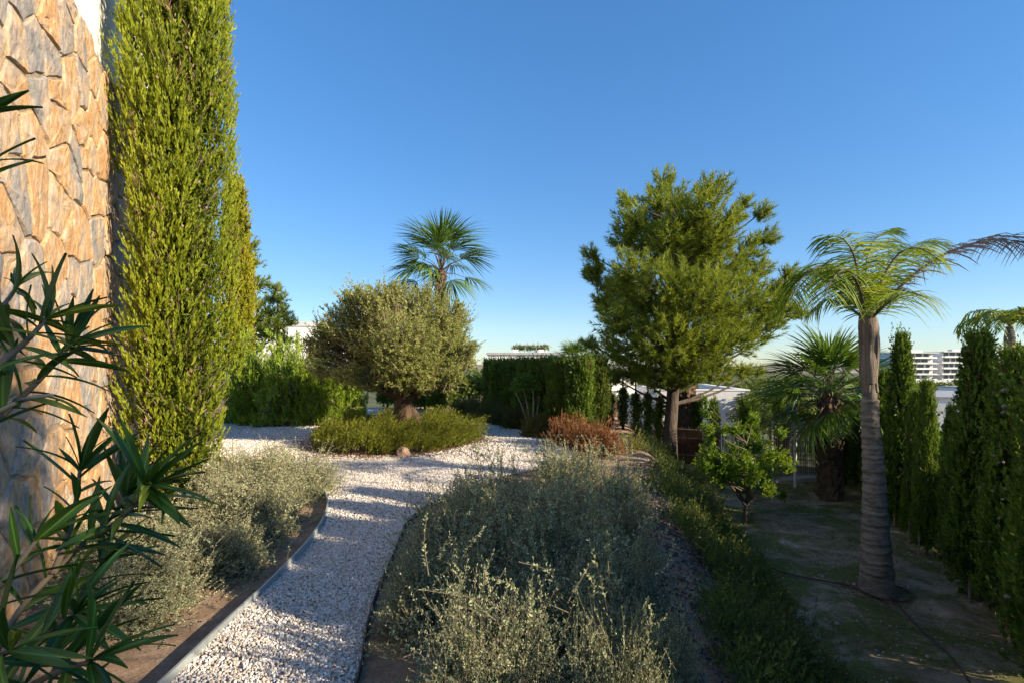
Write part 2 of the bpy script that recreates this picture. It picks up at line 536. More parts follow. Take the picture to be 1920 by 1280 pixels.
# ------------------------------------------------------------------ ground
def grid_axis(lo, hi, step, far_lo, far_hi):
    a = np.arange(lo, hi + 1e-6, step)
    g = [hi]
    s = step
    while g[-1] < far_hi: s *= 1.22; g.append(g[-1] + s)
    h = [lo]; s = step
    while h[-1] > far_lo: s *= 1.22; h.append(h[-1] - s)
    return np.concatenate([h[:0:-1], a, g[1:]])


def build_ground():
    xs = grid_axis(-9, 12, .17, -3500, 3500); ys = grid_axis(-3, 22, .17, -60, 5000)
    X, Y = np.meshgrid(xs, ys)
    Z = terrain(X, Y)
    rng = np.random.default_rng(5)
    near = (np.abs(X) < 12) & (Y < 22)
    Z = Z + np.where(near & (Z < -.08), rng.normal(0, .006, Z.shape), 0)
    # the planting beds beside the path are a little under the edging
    V = np.stack([X, Y, Z - 0.02], -1).reshape(-1, 3)
    ny, nx = X.shape
    i = np.arange(ny - 1)[:, None] * nx + np.arange(nx - 1)[None]
    F = np.stack([i, i + 1, i + 1 + nx, i + nx], -1).reshape(-1, 4)
    b = Buf(); b.add(V, F)
    o = obj('ground', b.mesh('ground', M_GROUND, True))
    tag(o, kind='structure')


build_ground()

# hills on the horizon
def hill(points, d, depth, name='hill'):
    b = Buf()
    pts = [P(px, py, d) for px, py in points]
    n = len(pts); V = []
    for k, (dy, f) in enumerate(((-depth, 0), (-depth * .4, .55), (0, 1), (depth * .7, .6), (depth * 1.5, 0))):
        for i, p in enumerate(pts):
            jit = 1 + .12 * math.sin(i * 1.7 + k * 2.1)
            V.append((p[0], p[1] + dy, -9 + (p[2] + 9) * f * (jit if 0 < f < 1 else 1)))
    F = [(k * n + i, k * n + i + 1, (k + 1) * n + i + 1, (k + 1) * n + i) for k in range(4) for i in range(n - 1)]
    b.add(np.array(V), F)
    tag(obj(name, b.mesh(name, M_HILL, True)), kind='structure')


hill([(1380, 690), (1425, 687), (1450, 682), (1475, 679), (1500, 681), (1530, 685), (1580, 684), (1625, 680), (1650, 678), (1675, 681), (1720, 684), (1800, 682), (1900, 684), (1990, 690)], 900, 160)
hill([(-200, 700), (100, 676), (400, 678), (640, 680), (900, 683), (1100, 682), (1300, 686), (1400, 692)], 1500, 250)

# ------------------------------------------------------------------ gravel path
LEFT = [(250, 1345), (321, 1280), (407, 1194), (512, 1096), (590, 1011), (617, 958), (610, 925)]
left_pts = [G(*p)[:2] for p in LEFT]
left_pts = [left_pts[0] - np.array([.5, 2.4]), ] + left_pts
back_left = [np.array([-3.0, 7.6]), np.array([-3.7, 8.6]), np.array([-5.2, 9.4]), np.array([-6.5, 10.2]), np.array([-8.5, 12.6])]
top = [np.array([-8.6, 15.6]), np.array([-7.0, 15.2]), np.array([-5.9, 15.0]), np.array([-5.3, 15.8]), np.array([-6.4, 19.5]), np.array([-5.6, 21]), np.array([-3.8, 18.4]), np.array([-2.0, 17.2])]
right = [np.array([-.95, 15.2]), np.array([0.0, 14.0]), np.array([1.0, 11.6]), np.array([1.35, 10.2]), np.array([.9, 8.9]), np.array([-.3, 7.7])]
RIGHT = [(770, 960), (735, 1050), (705, 1115), (684, 1190), (675, 1280)]
right_pts = [G(*p)[:2] for p in RIGHT]
right_pts.append(np.array([-.72, 1.2])); right_pts.append(np.array([-.75, .2]))


def smooth_poly(pts, it=2):
    pts = np.array(pts)
    for _ in range(it):
        q = [pts[0]]
        for a, c in zip(pts[:-1], pts[1:]):
            q += [a * .75 + c * .25, a * .25 + c * .75]
        q.append(pts[-1]); pts = np.array(q)
    return pts


left_line = smooth_poly(left_pts + [np.array([-2.75, 7.3])])
right_line = smooth_poly([right[-1]] + right_pts)
PATH = np.concatenate([left_line, smooth_poly(back_left + top + right[:-1]), right_line])
BED_C, BED_R = np.array([-2.55, 11.5]), (1.92, 2.1)
PEAKS = []


def in_poly(x, y, poly):
    inside = np.zeros(x.shape, bool)
    x1, y1 = poly[-1]
    for x2, y2 in poly:
        c = ((y1 > y) != (y2 > y)) & (x < (x2 - x1) * (y - y1) / (y2 - y1 + 1e-12) + x1)
        inside ^= c
        x1, y1 = x2, y2
    return inside


def in_bed(x, y, k=1.0):
    a = np.arctan2(y - BED_C[1], x - BED_C[0])
    r = 1 + .05 * np.sin(3 * a + 1) + .04 * np.sin(5 * a)
    return ((x - BED_C[0]) / BED_R[0]) ** 2 + ((y - BED_C[1]) / BED_R[1]) ** 2 < (k * r) ** 2


def build_path():
    from mathutils.geometry import tessellate_polygon
    b = Buf()
    tris = tessellate_polygon([[Vector((p[0], p[1], 0)) for p in PATH]])
    b.add(np.array([(p[0], p[1], .003) for p in PATH]), np.array(tris))
    tag(obj('gravel_path', b.mesh('gravel_path', M_GBASE, True)), kind='structure')
    # loose stones as instances on points
    rng = np.random.default_rng(11)
    pts, scl = [], []
    for (y0, y1, dens, s) in ((1.4, 5.5, 6800, .0083), (5.5, 9.5, 3200, .0110), (9.5, 21.4, 1300, .017)):
        n = int(11 * (y1 - y0) * dens)
        x = rng.uniform(-9, 2, n); y = rng.uniform(y0, y1, n)
        k = in_poly(x, y, PATH) & ~in_bed(x, y, .93)
        x, y = x[k], y[k]
        z = .004 + .010 * np.sin(x * 3 + 1) * np.sin(y * 2.3) + rng.random(len(x)) * s * 1.1
        pts.append(np.stack([x, y, z], 1)); scl.append(np.full(len(x), s))
    # strays on the soil
    pts = np.concatenate(pts); scl = np.concatenate(scl)
    me = bpy.data.meshes.new('gravel')
    me.vertices.add(len(pts)); me.vertices.foreach_set('co', pts.astype(np.float32).ravel())
    a = me.attributes.new('s', 'FLOAT', 'POINT'); a.data.foreach_set('value', scl.astype(np.float32))
    me.update()
    o = obj('gravel', me)
    tag(o, 'loose white and cream marble gravel covering the winding path', 'gravel', kind='stuff')
    ng = bpy.data.node_groups.new('gravel_stones', 'GeometryNodeTree')
    ng.interface.new_socket('Geometry', in_out='INPUT', socket_type='NodeSocketGeometry')
    ng.interface.new_socket('Geometry', in_out='OUTPUT', socket_type='NodeSocketGeometry')
    gi = ng.nodes.new('NodeGroupInput'); go = ng.nodes.new('NodeGroupOutput')
    ico = ng.nodes.new('GeometryNodeMeshIcoSphere'); ico.inputs['Radius'].default_value = 1; ico.inputs['Subdivisions'].default_value = 2
    sp = ng.nodes.new('GeometryNodeSetPosition')
    nzn = ng.nodes.new('ShaderNodeTexNoise'); nzn.inputs['Scale'].default_value = 1.1; nzn.inputs['Detail'].default_value = 1
    vm = ng.nodes.new('ShaderNodeVectorMath'); vm.operation = 'MULTIPLY_ADD'
    vm.inputs[1].default_value = (1.5, 1.5, 1.5); vm.inputs[2].default_value = (-.75, -.75, -.75)
    L = ng.links.new
    L(nzn.outputs['Color'], vm.inputs[0]); L(ico.outputs[0], sp.inputs['Geometry']); L(vm.outputs[0], sp.inputs['Offset'])
    sm = ng.nodes.new('GeometryNodeSetMaterial'); sm.inputs['Material'].default_value = M_PEB
    L(sp.outputs[0], sm.inputs[0])
    iop = ng.nodes.new('GeometryNodeInstanceOnPoints')
    L(gi.outputs[0], iop.inputs['Points']); L(sm.outputs[0], iop.inputs['Instance'])
    rr = ng.nodes.new('FunctionNodeRandomValue'); rr.data_type = 'FLOAT_VECTOR'
    rr.inputs[0].default_value = (0, 0, 0); rr.inputs[1].default_value = (6.28, 6.28, 6.28)
    L(rr.outputs[0], iop.inputs['Rotation'])
    rs = ng.nodes.new('FunctionNodeRandomValue'); rs.data_type = 'FLOAT_VECTOR'
    rs.inputs[0].default_value = (.65, .6, .5); rs.inputs[1].default_value = (1.45, 1.2, .95)
    rs.inputs['Seed'].default_value = 3
    na = ng.nodes.new('GeometryNodeInputNamedAttribute'); na.data_type = 'FLOAT'; na.inputs[0].default_value = 's'
    vs = ng.nodes.new('ShaderNodeVectorMath'); vs.operation = 'SCALE'
    L(rs.outputs[0], vs.inputs[0]); L(na.outputs[0], vs.inputs['Scale']); L(vs.outputs[0], iop.inputs['Scale'])
    sn = ng.nodes.new('GeometryNodeStoreNamedAttribute'); sn.data_type = 'FLOAT'; sn.domain = 'INSTANCE'
    sn.inputs['Name'].default_value = 'rnd'
    rf = ng.nodes.new('FunctionNodeRandomValue'); rf.data_type = 'FLOAT'; rf.inputs['Seed'].default_value = 7
    L(iop.outputs[0], sn.inputs[0]); L(rf.outputs[1], sn.inputs['Value'])
    L(sn.outputs[0], go.inputs[0])
    md = o.modifiers.new('stones', 'NODES'); md.node_group = ng


build_path()


def edging(line, name, label, mat, h=.07, th=.006, z0=-.04):
    pts = np.array(line); tg = unit(np.gradient(pts, axis=0)); nr = np.stack([-tg[:, 1], tg[:, 0]], 1)
    V = []
    for p, n in zip(pts, nr):
        for s, z in ((-1, z0), (-1, h), (1, h), (1, z0)):
            V.append((*(p + n * th * s), z))
    F = [(i * 4 + k, i * 4 + (k + 1) % 4, i * 4 + 4 + (k + 1) % 4, i * 4 + 4 + k) for i in range(len(pts) - 1) for k in range(4)]
    b = Buf(); b.add(np.array(V), F)
    tag(obj(name, b.mesh(name, mat)), label, 'edging')


edging(left_line, 'path_edging', 'galvanised steel edging strip along the left side of the gravel path', M_STEEL, .065, .008)
edging(right_line[4:], 'path_edging', 'dark thin edging strip along the right side of the gravel path', M_DARKSTEEL, .035, .005)

# ------------------------------------------------------------------ stone clad house on the left
WT = np.array([-0.4472, 0.8944]); WN = np.array([0.8944, 0.4472]); W0 = np.array([-1.62, 0.0])
STONE_TOP = 4.95


def wall_pt(s, z, out=0.0):
    p = W0 + WT * s + WN * out
    return np.array([p[0], p[1], z])


def clip_poly(poly, nx, ny, c):
    out = []
    for i in range(len(poly)):
        a, b = poly[i - 1], poly[i]
        da, db = nx * a[0] + ny * a[1] - c, nx * b[0] + ny * b[1] - c
        if da <= 0: out.append(a)
        if (da < 0 < db) or (db < 0 < da):
            t = da / (da - db)
            out.append((a[0] + t * (b[0] - a[0]), a[1] + t * (b[1] - a[1])))
    return out


def build_house():
    h = thing('house', 'house with orange and grey stone cladding below bright white render at the left edge', 'house')
    S0, S1, TOP = 1.6, 11.2, 9.5
    def quadbox(name, s0, s1, z0, z1, o0, o1, mat):
        V = [wall_pt(s, z, o) for z in (z0, z1) for o in (o0, o1) for s in (s0, s1)]
        F = [(0, 2, 3, 1), (4, 5, 7, 6), (0, 1, 5, 4), (2, 6, 7, 3), (0, 4, 6, 2), (1, 3, 7, 5)]
        b = Buf(); b.add(np.array(V), F); return obj(name, b.mesh(name, mat), h)
    quadbox('rendered_wall', S0, S1, STONE_TOP - .05, TOP, -5, -.07, M_WHITE)
    sw = quadbox('stone_wall', S0, S1 - .003, -.3, STONE_TOP - .053, -4.99, -.020, M_MORTAR)
    rng = np.random.default_rng(21)
    # jittered seeds, tall stones
    cw, ch = .30, .36
    seeds = []
    rows = int((STONE_TOP + .2) / ch) + 1
    cols = int((S1 - S0) / cw) + 1
    for i in range(-1, cols + 1):
        for j in range(-1, rows + 1):
            seeds.append((S0 + (i + .5 + rng.uniform(-.5, .5)) * cw, -.1 + (j + .5 + (i % 2) * .5 + rng.uniform(-.5, .5)) * ch))
    seeds = np.array(seeds)
    seeds = seeds[rng.random(len(seeds)) > .26]
    k = 0
    for (sx, sz) in seeds:
        if not (S0 <= sx <= S1 and -.05 <= sz <= STONE_TOP): continue
        poly = [(S0, -.1), (S1, -.1), (S1, STONE_TOP), (S0, STONE_TOP)]
        d = np.hypot(seeds[:, 0] - sx, seeds[:, 1] - sz)
        for q in np.argsort(d)[1:18]:
            ox, oz = seeds[q]
            nx, nz = ox - sx, oz - sz; L = math.hypot(nx, nz); nx /= L; nz /= L
            c = nx * (sx + ox) / 2 + nz * (sz + oz) / 2 - rng.uniform(.003, .011)
            poly = clip_poly(poly, nx, nz, c)
        if len(poly) < 3: continue
        # chips along the edges
        pp = []
        for a, c2 in zip(poly, poly[1:] + poly[:1]):
            L = math.hypot(c2[0] - a[0], c2[1] - a[1])
            m = max(1, int(L / .075))
            for t in range(m):
                f = t / m
                jit = rng.normal(0, .0065) if t else rng.normal(0, .002)
                nx, nz = (c2[1] - a[1]) / max(L, 1e-6), -(c2[0] - a[0]) / max(L, 1e-6)
                pp.append((a[0] + f * (c2[0] - a[0]) - abs(jit) * nx, a[1] + f * (c2[1] - a[1]) - abs(jit) * nz))
        pp = np.array(pp); n = len(pp)
        c = pp.mean(0)
        thick = rng.uniform(-.004, .007)
        tx, tz = rng.normal(0, .02, 2)
        rings = []
        for f, o in ((1.0, -.035), (.985, thick - .012), (.93, thick), (.55, thick + .004)):
            q = c + (pp - c) * f
            oo = o + ((q[:, 0] - c[0]) * tx + (q[:, 1] - c[1]) * tz if o > -.03 else 0) + (rng.normal(0, .0035, n) if o > -.03 else 0)
            rings.append(np.array([wall_pt(a, z, w) for (a, z), w in zip(q, np.broadcast_to(oo, n))]))
        V = np.concatenate(rings + [np.array([wall_pt(c[0], c[1], thick + rng.normal(0, .004))])])
        F4 = [(r * n + i, r * n + (i + 1) % n, (r + 1) * n + (i + 1) % n, (r + 1) * n + i) for r in range(3) for i in range(n)]
        F3 = [(3 * n + i, 3 * n + (i + 1) % n, 4 * n) for i in range(n)]
        b = Buf(); b.add(V, F4); b.F.append((np.array(F3), np.full(n, .5), 0))
        obj('stone', b.mesh('stone', M_STONE, False), sw)
        k += 1
    print('stones', k)


build_house()

# ------------------------------------------------------------------ plants: generators
def cypress_crown(seed, H, R, z0, ntw, nl, L, W, mat, plumes=26, prof=None, brown=.05, even_share=.28, spread=.55, pwr=(.20, .36)):
    """columnar crown made of upright plumes, each a bundle of short twigs thick with scale leaves"""
    rng = np.random.default_rng(seed)
    b = Buf()
    prof = prof or (lambda u: np.interp(u, [0, .06, .2, .55, .85, .97, 1], [.55, .82, 1, .97, .62, .25, .03]))
    # plumes: base angle, height range, radius
    pa = rng.uniform(0, 2 * math.pi, plumes); pu = rng.uniform(-.1, .8, plumes); pl = rng.uniform(.28, .55, plumes)
    pr = rng.uniform(.50, .80, plumes); pw = rng.uniform(pwr[0], pwr[1], plumes)
    k = rng.integers(0, plumes, ntw)
    f = rng.random(ntw)
    u = np.clip(pu[k] + pl[k] * f, 0.0, 1.0)
    u = np.where((u <= 0.0) | (u >= 1.0), rng.random(ntw), u)
    a = pa[k] + .35 * np.sin(f * 3)
    prr = prof(u) * R
    cx = np.cos(a) * prr * pr[k]; cy = np.sin(a) * prr * pr[k]
    th = rng.uniform(0, 2 * math.pi, ntw)
    w = pw[k] * R * (1.15 - .75 * f) * (.78 + .35 * rng.random(ntw))
    ox = np.cos(th) * w; oy = np.sin(th) * w
    # a share is spread evenly so no see-through holes remain
    even = rng.random(ntw) < even_share
    aa = rng.uniform(0, 2 * math.pi, ntw); ue = rng.random(ntw) ** .95
    re = prof(ue) * R * rng.uniform(.55, .93, ntw)
    x = np.where(even, np.cos(aa) * re, cx + ox); y = np.where(even, np.sin(aa) * re, cy + oy)
    u = np.where(even, ue, u)
    z = z0 + u * (H - z0)
    S = np.stack([x, y, z], 1)
    outd = unit(np.stack([x, y, np.zeros(ntw)], 1))
    pldir = unit(np.stack([ox, oy, np.zeros(ntw)], 1))
    tl = (.5 + .8 * rng.random(ntw)) * L * 3.2
    D = unit(np.where(even[:, None], outd * .45, pldir * .5) + rng.normal(0, .18, (ntw, 3)) + np.array([0, 0, 1.1]))
    E = S + D * tl[:, None]
    M = (S + E) / 2 + np.where(even[:, None], outd, pldir) * tl[:, None] * .12
    # outer twigs are lighter, inner ones darker
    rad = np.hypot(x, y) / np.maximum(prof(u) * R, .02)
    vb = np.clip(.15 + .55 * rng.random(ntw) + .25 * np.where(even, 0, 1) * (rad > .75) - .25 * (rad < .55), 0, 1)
    # dark fill leaves deep inside the column, shade put into their colour
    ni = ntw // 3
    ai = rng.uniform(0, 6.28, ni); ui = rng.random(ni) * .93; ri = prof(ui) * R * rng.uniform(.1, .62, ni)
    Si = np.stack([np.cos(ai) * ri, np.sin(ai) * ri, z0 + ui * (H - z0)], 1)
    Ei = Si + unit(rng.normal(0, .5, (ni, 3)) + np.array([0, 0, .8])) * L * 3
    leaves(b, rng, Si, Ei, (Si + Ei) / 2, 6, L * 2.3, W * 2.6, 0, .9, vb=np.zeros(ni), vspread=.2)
    vb = np.clip(vb + np.where(even, -.12, rng.uniform(-.28, .22, plumes)[k]) - .25 * (f < .15), 0, 1)  # plume brightness varies; gaps and plume feet darker, groove shade put into colour
    inner = rng.random(ntw) < brown * np.where(np.sin(z * 2.1 + 3 * np.arctan2(y, x)) > .3, 2.6, .3)
    q = ~inner
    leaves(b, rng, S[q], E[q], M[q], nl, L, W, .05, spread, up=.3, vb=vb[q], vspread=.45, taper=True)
    leaves(b, rng, S[inner], E[inner], M[inner], max(4, nl // 2), L, W * .8, .05, .6, up=.2, mi=1)
    return b.mesh('crown', [mat, M_DRY])


def trunk_mesh(pts, rad, mat, sides=10, rough=.05, ridges=0, seed=1, name='trunk'):
    b = Buf(); add_tube(b, pts, rad, sides, rough=rough, ridges=ridges, seed=seed)
    return b.mesh(name, mat, True)


# ---- big cypress beside the stone wall
def big_cypress():
    x, y = -3.86, 5.95
    t = thing('cypress_tree', 'tall bright green cypress column standing against the stone and white wall', 'tree', (x, y, 0))
    obj('trunk', trunk_mesh([(0, 0, -.1), (.02, .03, .8), (-.03, 0, 2.5), (0, 0, 5), (0, 0, 8)], [.13, .11, .1, .07, .02], M_BARK), t)
    prof = lambda u: np.interp(u, [0, .03, .08, .16, .3, .55, .7, .85, 1], [.42, .62, .82, .93, 1, 1.06, 1.0, .7, .05])
    c = cypress_crown(3, 8.6, .50, .10, 13000, 17, .064, .0165, M_CYP, plumes=22, prof=prof, brown=.06, even_share=.14, spread=.36, pwr=(.26, .46))
    obj('crown', c, t)
    # brown woody twigs showing inside
    rng = np.random.default_rng(8)
    n = 260; z = rng.uniform(.4, 7.5, n); a = rng.uniform(0, 6.28, n)
    S = np.stack([0 * a, 0 * a, z], 1); E = np.stack([np.cos(a) * .5, np.sin(a) * .5, z + rng.uniform(.25, .6, n)], 1)
    b = Buf(); stems(b, S, E, (S + E) / 2 + np.array([0, 0, -.1]), .014, .004)
    obj('branches', b.mesh('branches', M_TWIG), t)
    # cones
    n = 34; z = rng.uniform(1, 7, n); a = rng.uniform(-3.0, .6, n); r = .50
    b = Buf()
    for zz, aa in zip(z, a):
        cc = np.array([math.cos(aa) * r, math.sin(aa) * r, zz])
        add_tube(b, [cc, cc + np.array([0, 0, .01]), cc + np.array([0, 0, .024]), cc + np.array([0, 0, .03])], [.006, .014, .013, .003], 6)
    co = obj('cones', b.mesh('cones', M_CONE), t); co['kind'] = 'stuff'


big_cypress()

# ---- golden cypress behind
def rear_cypress():
    t = thing('cypress_tree', 'slim golden green cypress behind the tall one at the far end of the house', 'tree', (-9.15, 17, 0))
    obj('trunk', trunk_mesh([(0, 0, -.1), (0, 0, 3), (0, 0, 7)], [.12, .09, .02], M_BARK), t)
    prof = lambda u: np.interp(u, [0, .05, .3, .6, .9, 1], [.55, .75, 1, .9, .35, .04])
    obj('crown', cypress_crown(4, 7.8, .52, .2, 2600, 16, .10, .045, M_CYPGOLD, plumes=16, prof=prof), t)


rear_cypress()


# ---- right hand row
def row_cypresses():
    names = ['first', 'second', 'third', 'fourth', 'fifth', 'sixth', 'seventh', 'eighth', 'ninth', 'tenth', 'eleventh']
    var = []
    prof = lambda u: np.interp(u, [0, .04, .15, .4, .65, .82, .93, 1], [.95, 1.05, 1.05, .86, .60, .34, .17, .02])
    for k in range(3):
        me = cypress_crown(40 + k, 3.0, .38, .10, 3000, 15, .050, .022, M_CYPD, plumes=11, prof=prof, brown=.04)
        rng = np.random.default_rng(60 + k)
        # loose leaders at the top
        b = Buf(); n = 9
        a = rng.uniform(0, 6.28, n); r = rng.uniform(0, .16, n)
        S = np.stack([np.cos(a) * r, np.sin(a) * r, np.full(n, 2.5)], 1)
        E = S + np.stack([rng.normal(0, .05, n), rng.normal(0, .05, n), rng.uniform(.4, .75, n)], 1)
        stems(b, S, E, (S + E) / 2, .006, .002)
        top = Buf(); leaves(top, rng, S, E, (S + E) / 2, 34, .07, .02, .1, .7, up=.2)
        tm = trunk_mesh([(0, 0, -.1), (0, 0, 1), (0, 0, 2.6)], [.03, .025, .008], M_BARK, 6)
        cones = Buf()
        for _ in range(26):
            aa = rng.uniform(0, 6.28); zz = rng.uniform(.3, 2.2); rr = .40
            cc = np.array([math.cos(aa) * rr, math.sin(aa) * rr, zz])
            add_tube(cones, [cc, cc + np.array([0, 0, .014]), cc + np.array([0, 0, .03])], [.008, .018, .004], 6)
        var.append((me, top.mesh('leader', M_CYPD), tm, cones.mesh('cones', M_CONE), b.mesh('leader_stem', M_TWIG)))
    spots = [(4.55, 655, 1.0), (5.3, 660, 1.0), (5.95, 634, 1.05), (6.6, 765, .55), (7.3, 718, .55), (8.0, 738, .6), (8.8, 630, 1.0), (9.6, 697, 1.0),
             (10.4, 708, 1.0), (11.3, 715, 1.05), (12.2, 735, 1.1)]
    rng = np.random.default_rng(77)
    near = [(y, None, 1.1) for y in (3.9, 3.3, 2.7, 2.1, 1.5, .75, 0.0, -.8, -1.5, -2.1)]
    for i, (y, ty, w) in enumerate(spots + near):
        x = row_x(y) + rng.normal(0, .05)
        z = T(x, y)
        top = (CAM_Z + (HORIZON - ty) / FPX * y) if ty else (rng.uniform(2.7, 2.85) if y > 1.4 or y < .1 else rng.uniform(1.42, 1.52))
        hs = (top - z) / 3.05
        if ty:
            lab = names[i] + ' dark green cypress counting back along the row at the right edge'
            if i == 6: lab = 'tallest pointed cypress of the right hand row, in front of the far apartment blocks'
            if i == 3: lab = 'shortest slim cypress of the right hand row, in front of the low white wall'
            grp = 'dark cypresses in the right hand row'
        else:
            lab = ['first', 'second', 'third', 'fourth', 'fifth', 'sixth', 'seventh', 'eighth', 'ninth', 'tenth'][i - len(spots)] + ' cypress of the row past the right edge, coming towards the camera'; grp = 'cypresses beside the camera'
        t = thing('cypress_tree', lab, 'tree', (x, y, z), grp)
        v = var[i % 3]
        rz = rng.uniform(0, 6.28)
        for nm, me in zip(('crown', 'leader', 'trunk', 'cones', 'leader_stem'), v):
            if nm == 'leader_stem': continue
            o = obj(nm, me, t); o.rotation_euler = (0, 0, rz); o.scale = (w * (.86 if ty else 1.25), w * (.86 if ty else 1.25), hs)
            if nm == 'cones': o['kind'] = 'stuff'
        if ty:
            b = Buf(); add_tube(b, [(-.16, -.05, -.1), (-.15, -.05, .34)], [.013, .013], 6)
            tag(obj('support_stake', b.mesh('support_stake', M_STAKE), None, (x, y, z)),
                'short timber stake at the foot of the ' + names[i] + ' cypress of the right row', 'stake', 'stakes along the right hand row')


row_cypresses()


def row_bushes():
    me = cypress_crown(71, 1.0, .5, .03, 1500, 15, .055, .026, M_CYPD, plumes=12, prof=lambda u: np.interp(u, [0, .15, .6, .9, 1], [.8, 1, .95, .6, .15]))
    tm = trunk_mesh([(0, 0, -.1), (0, 0, .6)], [.03, .02], M_BARK, 6)
    rng = np.random.default_rng(72)
    for i, y in enumerate(np.arange(4.6, 13.6, .82)):
        x = row_x(y) + .62
        t = thing('hedge_bush', ['nearest', 'second', 'third', 'fourth', 'fifth', 'sixth', 'seventh', 'eighth', 'ninth', 'tenth', 'farthest'][min(i, 10)] + ' low dark green bush in the gaps behind the right hand cypresses', 'shrub', (x, y, T(x, y)), 'low bushes behind the right hand row')
        o = obj('crown', me, t); o.scale = (1.05, 1.05, rng.uniform(1.15, 1.55)); o.rotation_euler = (0, 0, i * 1.9)
        obj('trunk', tm, t)


row_bushes()


# ---- pine
def lobed_tree(seed, lobes, d0, base, trunk_pts, trunk_r, mat, per_m3, tl, nn, L, W, spreadz, zpull=.35, limbr=.05, needle=True, t0=.15, ang=.8, leader=None, twigmat=None):
    rng = np.random.default_rng(seed)
    b = Buf(); br = Buf()
    base = np.array(base)
    tp = np.array(trunk_pts)
    for (px, py, r, *dd) in lobes:
        off = dd[0] if dd else rng.uniform(-1, 1) * spreadz
        c = P(px, py, d0 + off) - base
        rm = r / FPX * d0 * .96
        vol = rm ** 2.2
        n = int(per_m3 * vol) + 12
        # limb from the trunk towards the lobe
        hts = tp[:, 2]
        zt = np.clip(c[2] - np.hypot(c[0], c[1]) * .55, hts[0] + (hts[-1] - hts[0]) * .25, hts[-1] * .97)
        o = np.array([np.interp(zt, hts, tp[:, 0]), np.interp(zt, hts, tp[:, 1]), zt])
        mid = (o + c) / 2 + np.array([0, 0, -.10 * np.linalg.norm(c - o)])
        seg = [bez(o, mid, c, t) for t in (0, .25, .5, .75, 1)]
        add_tube(br, seg, np.linspace(limbr, limbr * .3, 5), 6, rough=.1, seed=int(px))
        # branchlets fanning out of the lobe's inner side
        inner = c - unit(c - o) * rm * .45
        dirs = sphere_pts(rng, n)
        rr = rm * (.30 + .75 * rng.random(n) ** .6)
        E = c + dirs * rr[:, None] * np.array([1, 1, .85])
        outd = unit(E - inner)
        D = unit(outd + np.array([0, 0, zpull]) + rng.normal(0, .2, (n, 3)))
        S = E - D * (tl * (.6 + .7 * rng.random(n)))[:, None]
        M = (S + E) / 2 + np.array([0, 0, -.12 * tl])
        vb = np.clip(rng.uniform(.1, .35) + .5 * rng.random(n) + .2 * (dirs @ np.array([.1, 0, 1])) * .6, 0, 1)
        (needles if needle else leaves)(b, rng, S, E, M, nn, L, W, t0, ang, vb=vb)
        q = rng.random(n) < .4
        stems(br, inner + (S[q] - inner) * .25, S[q] * .45 + E[q] * .55, S[q] * .7 + inner * .3, .012 if needle else .008, .004, 2)
    return b.mesh('crown', mat), br.mesh('branches', twigmat or M_TWIG)


def pine():
    d0 = 13.3
    base = np.array([4.1, 13.3, T(4.1, 13.3)])
    t = thing('pine_tree', 'large round crowned pine with bare grey trunk in the middle right', 'tree', base)
    H = P(1270, 400, d0)[2] - base[2]
    tp = [(0, 0, -.1), (.0, 0, .9), (.12, .05, 2.2), (.16, 0, 3.4), (.2, .1, 5.0), (.2, 0, H)]
    obj('trunk', trunk_mesh(tp, [.22, .17, .15, .13, .08, .02], M_BARK, 12, .07), t)
    lobes = [(1243, 338, 36), (1228, 372, 40), (1338, 350, 36), (1322, 385, 44), (1172, 372, 24), (1185, 410, 42), (1165, 440, 36), (1215, 440, 55), (1270, 420, 52), (1290, 470, 60),
             (1350, 430, 45), (1375, 400, 26), (1398, 378, 22), (1432, 395, 26), (1440, 440, 32), (1402, 470, 40), (1425, 500, 32), (1352, 500, 55),
             (1105, 475, 24, .5), (1112, 515, 26, .5), (1128, 560, 30, .5), (1150, 600, 40), (1180, 500, 45), (1200, 550, 55, -1), (1250, 540, 70, -1.5), (1310, 560, 70, -1.7),
             (1370, 560, 60, -1.2), (1425, 560, 46, -.5), (1462, 540, 30, 0), (1482, 510, 22, 0), (1475, 575, 34, 0), (1430, 610, 46, -.6), (1380, 630, 50, -1), (1320, 640, 62, -1.5), (1250, 630, 66, -1.6),
             (1190, 640, 56, -.8), (1140, 655, 36, .5), (1105, 640, 22, .8), (1175, 690, 40, .2), (1235, 690, 50, -1), (1290, 695, 42, -1), (1345, 690, 36, 0), (1395, 690, 24, 1.0), (1425, 692, 18, 1.2),
             (1230, 480, 60, 1.5), (1300, 520, 70, 1.8), (1360, 600, 60, 1.8), (1220, 600, 60, 1.8), (1280, 660, 60, 1.6), (1200, 700, 30, 1.2), (1150, 705, 22, .8), (1130, 530, 24, .5), (1118, 496, 24, .5), (1140, 570, 32, .4), (1102, 505, 16, .5), (1160, 600, 34, .2), (1270, 372, 44), (1285, 410, 44, -.8), (1255, 440, 44, -1), (1330, 450, 44, -1), (1300, 455, 55, .5), (1240, 410, 50, .6), (1395, 520, 45, 1), (1170, 560, 45, .3), (1160, 530, 30, -.4), (1445, 585, 40, .8), (1500, 585, 16, 0), (1470, 545, 26, .8)]
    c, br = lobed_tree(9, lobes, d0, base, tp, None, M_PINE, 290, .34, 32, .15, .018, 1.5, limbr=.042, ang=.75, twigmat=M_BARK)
    obj('crown', c, t); obj('branches', br, t)


pine()


